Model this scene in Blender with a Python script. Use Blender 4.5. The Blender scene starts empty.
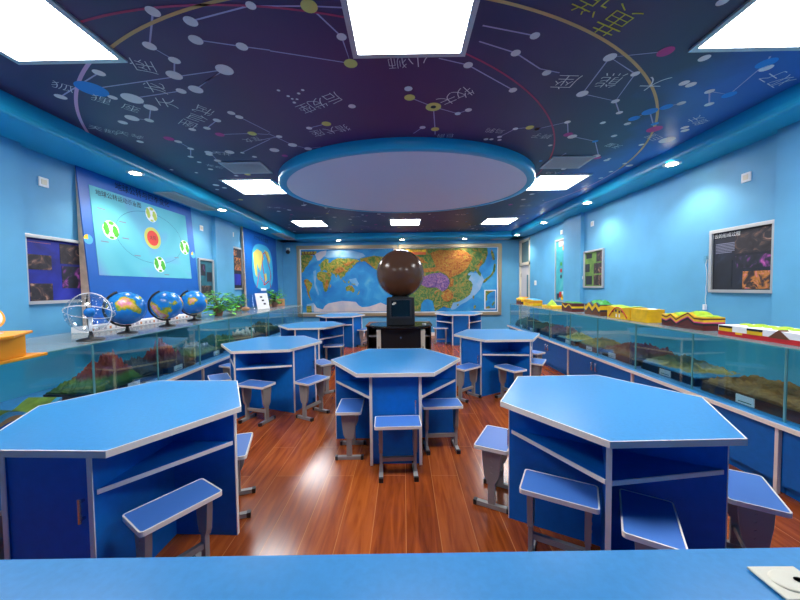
import bpy, bmesh, math, random
from mathutils import Matrix, Vector
random.seed(7)
SC = bpy.context.scene
COL = SC.collection
PI = math.pi
def rad(d): return d * PI / 180.0

# ------------------------------------------------------------------ materials
def lin(c):
    out = []
    for v in c:
        v = v / 255.0
        out.append(v / 12.92 if v <= 0.04045 else ((v + 0.055) / 1.055) ** 2.4)
    return (out[0], out[1], out[2], 1.0)

def mat(name, col, rough=0.5, metal=0.0, coat=0.0, noise=0.0, nscale=8.0, bump=0.0, spec=0.5):
    m = bpy.data.materials.new(name); m.use_nodes = True
    nt = m.node_tree; b = nt.nodes['Principled BSDF']
    b.inputs['Base Color'].default_value = lin(col)
    b.inputs['Roughness'].default_value = rough
    b.inputs['Metallic'].default_value = metal
    b.inputs['Coat Weight'].default_value = coat
    b.inputs['Specular IOR Level'].default_value = spec
    if noise > 0 or bump > 0:
        tc = nt.nodes.new('ShaderNodeTexCoord')
        n = nt.nodes.new('ShaderNodeTexNoise'); n.inputs['Scale'].default_value = nscale
        n.inputs['Detail'].default_value = 5
        nt.links.new(tc.outputs['Object'], n.inputs['Vector'])
        if noise > 0:
            r = nt.nodes.new('ShaderNodeValToRGB')
            lo = [max(0, c * (1 - noise)) for c in col]; hi = [min(255, c * (1 + noise)) for c in col]
            r.color_ramp.elements[0].color = lin(lo); r.color_ramp.elements[0].position = 0.3
            r.color_ramp.elements[1].color = lin(hi); r.color_ramp.elements[1].position = 0.7
            nt.links.new(n.outputs['Fac'], r.inputs['Fac']); nt.links.new(r.outputs['Color'], b.inputs['Base Color'])
        if bump > 0:
            bp = nt.nodes.new('ShaderNodeBump'); bp.inputs['Strength'].default_value = bump
            nt.links.new(n.outputs['Fac'], bp.inputs['Height']); nt.links.new(bp.outputs['Normal'], b.inputs['Normal'])
    return m

def ramp_mat(name, stops, scale=4.0, mixz=0.0, rough=0.6, bump=0.3, detail=6, dist=0.6, bdist=0.02):
    """noise (and, with mixz, height) through a colour ramp"""
    m = bpy.data.materials.new(name); m.use_nodes = True
    nt = m.node_tree; b = nt.nodes['Principled BSDF']; L = nt.links
    b.inputs['Roughness'].default_value = rough
    tc = nt.nodes.new('ShaderNodeTexCoord')
    n = nt.nodes.new('ShaderNodeTexNoise'); n.inputs['Scale'].default_value = scale
    n.inputs['Detail'].default_value = detail; n.inputs['Distortion'].default_value = dist
    L.new(tc.outputs['Object'], n.inputs['Vector'])
    fac = n.outputs['Fac']
    if mixz > 0:
        sx = nt.nodes.new('ShaderNodeSeparateXYZ'); L.new(tc.outputs['Generated'], sx.inputs[0])
        mx = nt.nodes.new('ShaderNodeMix'); mx.data_type = 'FLOAT'; mx.inputs[0].default_value = mixz
        L.new(n.outputs['Fac'], mx.inputs[2]); L.new(sx.outputs['Z'], mx.inputs[3])
        fac = mx.outputs[0]
    r = nt.nodes.new('ShaderNodeValToRGB'); cr = r.color_ramp
    cr.elements[0].position, cr.elements[0].color = stops[0][0], lin(stops[0][1])
    cr.elements[1].position, cr.elements[1].color = stops[-1][0], lin(stops[-1][1])
    for p, c in stops[1:-1]:
        e = cr.elements.new(p); e.color = lin(c)
    L.new(fac, r.inputs['Fac']); L.new(r.outputs['Color'], b.inputs['Base Color'])
    if bump > 0:
        bp = nt.nodes.new('ShaderNodeBump'); bp.inputs['Strength'].default_value = bump; bp.inputs['Distance'].default_value = bdist
        L.new(n.outputs['Fac'], bp.inputs['Height']); L.new(bp.outputs['Normal'], b.inputs['Normal'])
    return m

def emit(name, col, strength):
    m = bpy.data.materials.new(name); m.use_nodes = True
    nt = m.node_tree; nt.nodes.clear()
    o = nt.nodes.new('ShaderNodeOutputMaterial'); e = nt.nodes.new('ShaderNodeEmission')
    e.inputs['Color'].default_value = lin(col); e.inputs['Strength'].default_value = strength
    nt.links.new(e.outputs[0], o.inputs[0]); return m

def glass(name, tint, refl=0.08, rough=0.02, fk=0.32, haze=0.0):
    m = bpy.data.materials.new(name); m.use_nodes = True
    nt = m.node_tree; nt.nodes.clear(); L = nt.links
    o = nt.nodes.new('ShaderNodeOutputMaterial'); mx = nt.nodes.new('ShaderNodeMixShader')
    t = nt.nodes.new('ShaderNodeBsdfTransparent'); t.inputs['Color'].default_value = (*tint, 1)
    g = nt.nodes.new('ShaderNodeBsdfGlossy'); g.inputs['Roughness'].default_value = rough
    lw = nt.nodes.new('ShaderNodeLayerWeight'); lw.inputs['Blend'].default_value = 0.25
    ma = nt.nodes.new('ShaderNodeMath'); ma.operation = 'MULTIPLY_ADD'
    ma.inputs[1].default_value = fk; ma.inputs[2].default_value = refl * 0.5
    L.new(lw.outputs['Fresnel'], ma.inputs[0]); ma.use_clamp = True
    L.new(ma.outputs[0], mx.inputs[0]); src = t
    if haze > 0:   # whitish diffuse mixed in, standing for the pale reflection on the pane
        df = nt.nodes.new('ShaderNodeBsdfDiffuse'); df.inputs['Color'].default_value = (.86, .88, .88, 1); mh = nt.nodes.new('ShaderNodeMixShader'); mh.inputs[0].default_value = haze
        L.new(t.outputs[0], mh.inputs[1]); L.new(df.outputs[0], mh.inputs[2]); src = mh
    L.new(src.outputs[0], mx.inputs[1]); L.new(g.outputs[0], mx.inputs[2])
    L.new(mx.outputs[0], o.inputs[0]); return m

M = {}
M['wall'] = mat('wall_paint', (92, 168, 212), 0.55, noise=0.03, nscale=3)
M['soffit'] = mat('soffit_paint', (30, 170, 214), 0.30)
M['lam'] = mat('blue_laminate', (54, 138, 200), 0.30, noise=0.025, nscale=60)
M['body'] = mat('shaded_blue_laminate', (10, 112, 200), 0.5, noise=0.03, nscale=20, spec=0.3)  # tabletop laminate again, darker to put shade into the boards below
M['seat'] = mat('seat_blue', (74, 126, 206), 0.38)
M['edge'] = mat('grey_edge_band', (244, 234, 220), 0.45)
M['trim'] = mat('pale_trim', (246, 236, 224), 0.45)
M['steel'] = mat('grey_powder_steel', (156, 152, 146), 0.42, metal=0.1)
M['black'] = mat('black_plastic', (18, 18, 20), 0.4)
M['blackgloss'] = mat('black_gloss', (14, 15, 18), 0.18)
M['screen'] = mat('dark_screen', (8, 24, 34), 0.08)
M['chrome'] = mat('chrome', (200, 200, 205), 0.25, metal=0.9)
M['alu'] = mat('silver_frame', (192, 196, 200), 0.35, metal=0.4)
M['gold'] = mat('champagne_frame', (176, 160, 132), 0.35, metal=0.45)
M['white'] = mat('white_plastic', (236, 238, 240), 0.45)
M['cream'] = mat('cream_plastic', (222, 216, 196), 0.45)
M['vent'] = mat('grey_vent', (196, 196, 200), 0.5)
M['disc'] = mat('lavender_disc', (226, 226, 240), 0.7)
M['lamp'] = emit('panel_light', (250, 252, 255), 16.0)
M['spot'] = emit('downlight_lens', (255, 236, 200), 26.0)
M['glass'] = glass('case_glass', (0.86, 0.96, 0.97), 0.05)
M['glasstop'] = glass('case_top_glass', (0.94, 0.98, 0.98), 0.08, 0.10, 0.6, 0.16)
M['acrylic'] = glass('clear_acrylic', (0.93, 0.96, 0.99), 0.10, 0.03)
M['seal'] = mat('green_glass_edge', (104, 164, 166), 0.25)
M['teal'] = mat('case_back_board', (84, 194, 222), 0.5)
M['sphere'] = mat('brown_sphere', (98, 66, 46), 0.2, spec=0.35)
M['door'] = mat('cream_door', (218, 214, 214), 0.45)
M['doorglass'] = mat('door_glass', (96, 132, 138), 0.15)
M['maroon'] = mat('maroon_paint', (92, 26, 26), 0.5)
M['yellow'] = mat('yellow_paint', (240, 190, 20), 0.5, noise=0.08, nscale=12)
M['orange'] = mat('orange_yellow_paint', (232, 150, 20), 0.45)
M['pink'] = mat('pink_paint', (222, 70, 130), 0.5)
M['navy'] = mat('navy_paint', (26, 38, 66), 0.5)
M['green'] = mat('green_paint', (48, 140, 60), 0.6, noise=0.2, nscale=20)
M['lime'] = mat('lime_paint', (160, 200, 40), 0.6, noise=0.15, nscale=20)
M['olive'] = mat('olive_paint', (120, 140, 40), 0.6, noise=0.15, nscale=20)
M['skyblue'] = mat('light_blue_paint', (70, 170, 222), 0.5)
M['red'] = mat('red_paint', (200, 30, 40), 0.45)
M['brown'] = mat('brown_paint', (100, 56, 34), 0.55)
M['leaf'] = mat('leaf_green', (84, 168, 50), 0.45, noise=0.35, nscale=14)
M['stem'] = mat('stem_green', (88, 110, 50), 0.6)
M['pot'] = mat('terracotta_pot', (150, 96, 80), 0.6)
M['plate'] = mat('label_plate', (226, 232, 232), 0.5)
M['text_dark'] = mat('dark_lettering', (16, 22, 50), 0.6)
M['text_white'] = mat('white_lettering', (235, 236, 240), 0.6)
M['board'] = mat('royal_blue_board', (8, 94, 184), 0.4, noise=0.03, nscale=4)
M['wood'] = mat('pale_wood', (214, 190, 168), 0.5, noise=0.08, nscale=10)
M['tan'] = mat('tan_wood', (196, 140, 96), 0.5, noise=0.1, nscale=10)

def floor_mat():
    m = bpy.data.materials.new('laminate_planks'); m.use_nodes = True
    nt = m.node_tree; b = nt.nodes['Principled BSDF']; L = nt.links; N = nt.nodes.new
    tc = N('ShaderNodeTexCoord'); mp = N('ShaderNodeMapping'); mp.inputs['Rotation'].default_value = (0, 0, PI / 2)
    L.new(tc.outputs['Object'], mp.inputs['Vector'])
    br = N('ShaderNodeTexBrick'); br.offset = 0.37
    br.inputs['Color1'].default_value = (0.0, 0, 0, 1); br.inputs['Color2'].default_value = (1, 1, 1, 1)
    br.inputs['Mortar'].default_value = (0.5, 0.5, 0.5, 1)
    br.inputs['Scale'].default_value = 1.0; br.inputs['Mortar Size'].default_value = 0.0022
    br.inputs['Brick Width'].default_value = 1.25; br.inputs['Row Height'].default_value = 0.2
    L.new(mp.outputs[0], br.inputs['Vector'])
    mp2 = N('ShaderNodeMapping'); mp2.inputs['Scale'].default_value = (9, 0.8, 1)
    L.new(tc.outputs['Object'], mp2.inputs['Vector'])
    n = N('ShaderNodeTexNoise'); n.inputs['Scale'].default_value = 2.4; n.inputs['Detail'].default_value = 7; n.inputs['Distortion'].default_value = 1.2
    L.new(mp2.outputs[0], n.inputs['Vector'])
    mx = N('ShaderNodeMix'); mx.data_type = 'FLOAT'; mx.inputs[0].default_value = 0.22
    L.new(n.outputs['Fac'], mx.inputs[2]); L.new(br.outputs['Color'], mx.inputs[3])
    r = N('ShaderNodeValToRGB'); cr = r.color_ramp
    cr.elements[0].position = 0.22; cr.elements[0].color = lin((104, 42, 16))
    cr.elements[1].position = 0.82; cr.elements[1].color = lin((190, 100, 40))
    e = cr.elements.new(0.5); e.color = lin((150, 70, 26))
    L.new(mx.outputs[0], r.inputs['Fac'])
    mc = N('ShaderNodeMix'); mc.data_type = 'RGBA'
    L.new(br.outputs['Fac'], mc.inputs[0]); L.new(r.outputs['Color'], mc.inputs[6]); mc.inputs[7].default_value = lin((190, 116, 60))
    L.new(mc.outputs[2], b.inputs['Base Color'])
    b.inputs['Roughness'].default_value = 0.2
    bp = N('ShaderNodeBump'); bp.inputs['Strength'].default_value = 0.05; L.new(n.outputs['Fac'], bp.inputs['Height']); L.new(bp.outputs['Normal'], b.inputs['Normal'])
    return m
M['floor'] = floor_mat()

ZC_CHART = 2.95
def nebula_mat():
    m = bpy.data.materials.new('printed_nebula'); m.use_nodes = True
    nt = m.node_tree; b = nt.nodes['Principled BSDF']; L = nt.links; N = nt.nodes.new
    tc = N('ShaderNodeTexCoord')
    n = N('ShaderNodeTexNoise'); n.inputs['Scale'].default_value = 0.42; n.inputs['Detail'].default_value = 6; n.inputs['Distortion'].default_value = 0.5
    L.new(tc.outputs['Object'], n.inputs['Vector'])
    r = N('ShaderNodeValToRGB'); cr = r.color_ramp
    cr.elements[0].position = 0.30; cr.elements[0].color = lin((16, 52, 96))
    cr.elements[1].position = 0.72; cr.elements[1].color = lin((96, 46, 110))
    e = cr.elements.new(0.45); e.color = lin((24, 30, 82))
    e = cr.elements.new(0.56); e.color = lin((66, 34, 92))
    L.new(n.outputs['Fac'], r.inputs['Fac'])
    # printed blue haze along the east border of the chart, dark navy over its east half
    sx = N('ShaderNodeSeparateXYZ'); L.new(tc.outputs['Object'], sx.inputs[0])
    mr = N('ShaderNodeMapRange'); mr.inputs[1].default_value = 0.2; mr.inputs[2].default_value = 1.9
    L.new(sx.outputs['X'], mr.inputs[0])
    m1 = N('ShaderNodeMix'); m1.data_type = 'RGBA'; L.new(mr.outputs[0], m1.inputs[0]); L.new(r.outputs['Color'], m1.inputs[6]); m1.inputs[7].default_value = lin((20, 34, 74))
    n2 = N('ShaderNodeTexNoise'); n2.inputs['Scale'].default_value = 0.9; n2.inputs['Detail'].default_value = 5
    L.new(tc.outputs['Object'], n2.inputs['Vector'])
    ad = N('ShaderNodeMath'); ad.operation = 'MULTIPLY_ADD'; ad.inputs[1].default_value = 1.6; L.new(n2.outputs['Fac'], ad.inputs[0]); L.new(sx.outputs['X'], ad.inputs[2])
    mr2 = N('ShaderNodeMapRange'); mr2.inputs[1].default_value = 2.85; mr2.inputs[2].default_value = 3.35; L.new(ad.outputs[0], mr2.inputs[0])
    m2 = N('ShaderNodeMix'); m2.data_type = 'RGBA'; L.new(mr2.outputs[0], m2.inputs[0]); L.new(m1.outputs[2], m2.inputs[6]); m2.inputs[7].default_value = lin((32, 92, 176))
    vm = N('ShaderNodeVectorMath'); vm.operation = 'DISTANCE'; vm.inputs[1].default_value = (-.55, 2.7, ZC_CHART); L.new(tc.outputs['Object'], vm.inputs[0])
    ad2 = N('ShaderNodeMath'); ad2.operation = 'MULTIPLY_ADD'; ad2.inputs[1].default_value = 1.1; L.new(n2.outputs['Fac'], ad2.inputs[0]); L.new(vm.outputs['Value'], ad2.inputs[2])
    mr3 = N('ShaderNodeMapRange'); mr3.inputs[1].default_value = 2.0; mr3.inputs[2].default_value = 1.1; L.new(ad2.outputs[0], mr3.inputs[0])
    m3 = N('ShaderNodeMix'); m3.data_type = 'RGBA'; L.new(mr3.outputs[0], m3.inputs[0]); L.new(m2.outputs[2], m3.inputs[6]); m3.inputs[7].default_value = lin((92, 40, 92))
    L.new(m3.outputs[2], b.inputs['Base Color'])
    b.inputs['Roughness'].default_value = 0.45
    return m
M['nebula'] = nebula_mat()
M['dot0'] = mat('star_grey', (238, 228, 226), 0.6)
M['dot1'] = mat('star_olive', (232, 214, 110), 0.6)
M['dot2'] = mat('star_blue', (36, 142, 222), 0.6)
M['dot3'] = mat('star_magenta', (206, 60, 140), 0.6)
M['dot4'] = mat('star_black', (20, 20, 30), 0.6)
M['line'] = mat('chart_line', (186, 172, 206), 0.6)
M['arcred'] = mat('chart_red', (186, 60, 100), 0.6)
M['arcgold'] = mat('chart_gold', (222, 176, 112), 0.6)
M['gold_text'] = mat('yellow_lettering', (214, 202, 60), 0.6)

# ------------------------------------------------------------------ mesh building
class MB:
    """collects shapes; build() links them as ONE mesh object"""
    def __init__(s): s.v = []; s.f = []; s.m = []; s.sm = []
    def _add(s, vs, fs, mi=0, smooth=False):
        o = len(s.v); s.v += [tuple(v) for v in vs]
        for f in fs: s.f.append([i + o for i in f]); s.m.append(mi); s.sm.append(smooth)
        return s
    def box(s, x0, x1, y0, y1, z0, z1, mi=0):
        v = [(x0, y0, z0), (x1, y0, z0), (x1, y1, z0), (x0, y1, z0), (x0, y0, z1), (x1, y0, z1), (x1, y1, z1), (x0, y1, z1)]
        return s._add(v, [(0, 3, 2, 1), (4, 5, 6, 7), (0, 1, 5, 4), (1, 2, 6, 5), (2, 3, 7, 6), (3, 0, 4, 7)], mi)
    def bar(s, p, q, w, z0, z1, mi=0):
        """upright slab of thickness w from p to q (xy)"""
        p = Vector(p); q = Vector(q); d = (q - p).normalized(); n = Vector((-d.y, d.x)) * w / 2
        P = [p + n, p - n, q - n, q + n]
        return s.prism([(a.x, a.y) for a in P], z0, z1, mi)
    def prism(s, poly, z0, z1, mi=0, smooth=False):
        n = len(poly)
        a = sum(poly[i][0] * poly[(i + 1) % n][1] - poly[(i + 1) % n][0] * poly[i][1] for i in range(n))
        if a < 0: poly = list(reversed(poly))
        v = [(x, y, z0) for x, y in poly] + [(x, y, z1) for x, y in poly]
        s._add(v, [list(reversed(range(n))), list(range(n, 2 * n))], mi)
        return s._add(v, [(i, (i + 1) % n, n + (i + 1) % n, n + i) for i in range(n)], mi, smooth)
    def tube(s, pts, r, n=8, mi=0, closed=False, cap=True):
        pts = [Vector(p) for p in pts]; k = len(pts); rings = []
        rr = r if isinstance(r, (list, tuple)) else [r] * k
        up = None
        for i, p in enumerate(pts):
            a = pts[(i - 1) % k] if (closed or i > 0) else p
            b = pts[(i + 1) % k] if (closed or i < k - 1) else p
            t = (b - a).normalized()
            if up is None:
                up = t.orthogonal().normalized()
            else:
                up = (up - t * up.dot(t))
                up = up.normalized() if up.length > 1e-6 else t.orthogonal().normalized()
            w = t.cross(up)
            rings.append([p + (up * math.cos(2 * PI * j / n) + w * math.sin(2 * PI * j / n)) * rr[i] for j in range(n)])
        v = [q for rg in rings for q in rg]; f = []
        for i in range(k if closed else k - 1):
            i2 = (i + 1) % k
            for j in range(n):
                f.append((i * n + j, i * n + (j + 1) % n, i2 * n + (j + 1) % n, i2 * n + j))
        s._add(v, f, mi, True)
        if cap and not closed:
            s._add(rings[0], [list(reversed(range(n)))], mi); s._add(rings[-1], [list(range(n))], mi)
        return s
    def lathe(s, prof, n=32, c=(0, 0, 0), mi=0, smooth=True):
        v = []; f = []
        for r, z in prof:
            for j in range(n):
                a = 2 * PI * j / n; v.append((c[0] + r * math.cos(a), c[1] + r * math.sin(a), c[2] + z))
        for i in range(len(prof) - 1):
            for j in range(n):
                f.append((i * n + j, i * n + (j + 1) % n, (i + 1) * n + (j + 1) % n, (i + 1) * n + j))
        s._add(v, f, mi, smooth)
        if prof[0][0] > 1e-6: s._add(v[:n], [list(reversed(range(n)))], mi)
        if prof[-1][0] > 1e-6: s._add(v[-n:], [list(range(n))], mi)
        return s
    def sphere(s, c, r, nu=32, nv=20, mi=0, sz=1.0):
        prof = [(r * math.sin(PI * i / nv) if 0 < i < nv else 0.0, -r * sz * math.cos(PI * i / nv)) for i in range(nv + 1)]
        return s.lathe(prof, nu, c, mi)
    def disc(s, c, r, n=28, mi=0, axis='z', flip=False):
        v = []
        for j in range(n):
            a = 2 * PI * j / n; x, y = r * math.cos(a), r * math.sin(a)
            v.append((c[0] + x, c[1] + y, c[2]))
        f = list(range(n))
        return s._add(v, [list(reversed(f)) if flip else f], mi)
    def quad(s, x0, x1, y0, y1, z, mi=0, flip=False):
        f = (0, 1, 2, 3)
        return s._add([(x0, y0, z), (x1, y0, z), (x1, y1, z), (x0, y1, z)], [tuple(reversed(f)) if flip else f], mi)
    def poly(s, pts, z, mi=0, flip=False):
        n = len(pts); a = sum(pts[i][0] * pts[(i + 1) % n][1] - pts[(i + 1) % n][0] * pts[i][1] for i in range(n))
        if (a < 0) != flip: pts = list(reversed(pts))
        return s._add([(x, y, z) for x, y in pts], [list(range(n))], mi)
    def ribbon(s, pts, w, z, mi=0, flip=False, closed=False):
        """flat stripe along a polyline"""
        n = len(pts); L = []; R = []
        for i in range(n):
            a = Vector(pts[(i - 1) % n] if (closed or i > 0) else pts[i]); b = Vector(pts[(i + 1) % n] if (closed or i < n - 1) else pts[i])
            d = (b - a).normalized(); q = Vector((-d.y, d.x)) * w / 2; p = Vector(pts[i])
            L.append((*(p + q), z)); R.append((*(p - q), z))
        f = []
        for i in range(n if closed else n - 1):
            j = (i + 1) % n
            f.append((n + i, n + j, j, i) if not flip else (i, j, n + j, n + i))
        return s._add(L + R, f, mi)
    def text(s, txt, size, c=(0, 0), z=0.0, mi=0, mtx=None, depth=0.0, thin=0.0):
        """lettering centred on c in the xy plane"""
        cu = bpy.data.curves.new('lettering_source', 'FONT'); cu.body = txt; cu.size = size
        cu.align_x = 'CENTER'; cu.align_y = 'CENTER'; cu.extrude = depth; cu.offset = thin * size
        ob = bpy.data.objects.new('lettering_source', cu); COL.objects.link(ob)
        bpy.context.view_layer.update()
        me = ob.evaluated_get(bpy.context.evaluated_depsgraph_get()).to_mesh()
        vs = [Vector((v.co.x + c[0], v.co.y + c[1], v.co.z + z)) for v in me.vertices]
        if mtx is not None: vs = [mtx @ Vector((v.co.x, v.co.y, v.co.z)) for v in me.vertices]
        s._add(vs, [list(p.vertices) for p in me.polygons], mi)
        ob.evaluated_get(bpy.context.evaluated_depsgraph_get()).to_mesh_clear()
        bpy.data.objects.remove(ob); bpy.data.curves.remove(cu)
        return s
    def build(s, name, mats, parent=None, loc=None, bevel=0.0):
        me = bpy.data.meshes.new(name); me.from_pydata(s.v, [], s.f)
        if not isinstance(mats, (list, tuple)): mats = [mats]
        for mm in mats: me.materials.append(mm)
        for p, mi, sm in zip(me.polygons, s.m, s.sm): p.material_index = mi; p.use_smooth = sm
        me.update()
        o = bpy.data.objects.new(name, me); COL.objects.link(o)
        if parent is not None: o.parent = parent
        if loc: o.location = loc
        if bevel > 0:
            bm = bmesh.new(); bm.from_mesh(me); bmesh.ops.remove_doubles(bm, verts=bm.verts, dist=1e-5); bm.to_mesh(me); bm.free()
            md = o.modifiers.new('rounding', 'BEVEL'); md.width = bevel; md.segments = 2; md.limit_method = 'ANGLE'
        return o

def tag(o, label, cat, group=None):
    o['label'] = label; o['category'] = cat
    if group: o['group'] = group
    return o
def thing(name, label, cat, loc=(0, 0, 0), rz=0.0, group=None, mtx=None):
    o = bpy.data.objects.new(name, None); COL.objects.link(o); o.empty_display_size = 0.1
    if mtx is not None: o.matrix_world = mtx
    else: o.location = loc; o.rotation_euler = (0, 0, rz)
    return tag(o, label, cat, group)
def structure(o):
    o['kind'] = 'structure'; return o
def copy_tree(o, parent=None, src=None):
    c = o.copy(); COL.objects.link(c)
    if parent is not None: c.parent = parent
    for ch in list(o.children): copy_tree(ch, c)
    return c
def place(proto, used, loc, rz, label, group):
    o = proto if not used else copy_tree(proto)
    o.location = loc; o.rotation_euler = (0, 0, rz); o['label'] = label; o['group'] = group
    return o
# frames on the walls: local x to the right as one faces the wall, local y up, local z out of the wall
def on_west(x, y, z): return Matrix(((0, 0, 1, x), (1, 0, 0, y), (0, 1, 0, z), (0, 0, 0, 1)))
def on_east(x, y, z): return Matrix(((0, 0, -1, x), (-1, 0, 0, y), (0, 1, 0, z), (0, 0, 0, 1)))
def on_back(x, y, z): return Matrix(((1, 0, 0, x), (0, 0, -1, y), (0, 1, 0, z), (0, 0, 0, 1)))

# ------------------------------------------------------------------ room
XL, XR, YB, YF = -3.55, 3.38, 9.8, -1.4
ZC, ZS = 2.95, 2.80           # star ceiling, soffit underside
IXL, IXR, IYB = -2.985, 2.985, 9.2
structure(MB().box(XL - .1, XR + .1, YF - .1, YB + .1, -.1, 0).build('floor', M['floor']))
structure(MB().box(XL - .15, XL, YF, YB, 0, ZC + .1).build('wall_left', M['wall']))
structure(MB().box(XL - .15, XR + .15, YB, YB + .15, 0, ZC + .1).build('wall_back', M['wall']))
structure(MB().box(XL - .15, XR + .15, YF - .15, YF, 0, ZC + .1).build('wall_front', M['wall']))
DY0, DY1, DZ = 8.93, 9.74, 2.74   # doorway in the right wall
structure(MB().box(XR, XR + .15, YF, DY0, 0, ZC + .1).box(XR, XR + .15, DY1, YB, 0, ZC + .1).box(XR, XR + .15, DY0, DY1, DZ, ZC + .1).build('wall_right', M['wall']))
for nm, x0, x1, y0, y1 in (('trim_1', XL, XL + .07, 2.2, 3.04), ('trim_2', XL, XL + .07, 6.17, 6.80), ('trim_3', XR - .07, XR, 2.2, 3.02), ('trim_4', XR - .07, XR, 6.27, 6.93)):
    structure(MB().box(x0, x1, y0, y1, 0, ZS).build(nm, M['wall']))
structure(MB().box(XL + .001, XR - .001, YB - .015, YB, 0, .1).build('baseboard_back', M['trim']))
# soffit: a lowered border all round the star ceiling
sf = MB()
LIP = [(0, ZC + .1), (0, ZS + .05), (.004, ZS + .03), (.014, ZS + .012), (.030, ZS + .003), (.05, ZS)]
def soffit_run(mb, fn, a0, a1, back):
    prof = LIP + [(back, ZS), (back, ZC + .1)]; n = len(prof)   # a rounded lip toward the room
    v = [fn(d, a0, z) for d, z in prof] + [fn(d, a1, z) for d, z in prof]
    mb._add(v, [(i, (i + 1) % n, n + (i + 1) % n, n + i) for i in range(n)], 0, False)
    mb._add(v, [list(range(n)), list(reversed(range(n, 2 * n)))])
soffit_run(sf, lambda d, a, z: (IXL - d if d < .2 else XL, a, z), YF, YB, 9)
soffit_run(sf, lambda d, a, z: (IXR + d if d < .2 else XR, a, z), YF, YB, 9)
soffit_run(sf, lambda d, a, z: (a, IYB + d if d < .2 else YB, z), XL, XR, 9)
structure(sf.build('trim_5', M['soffit']))

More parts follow.
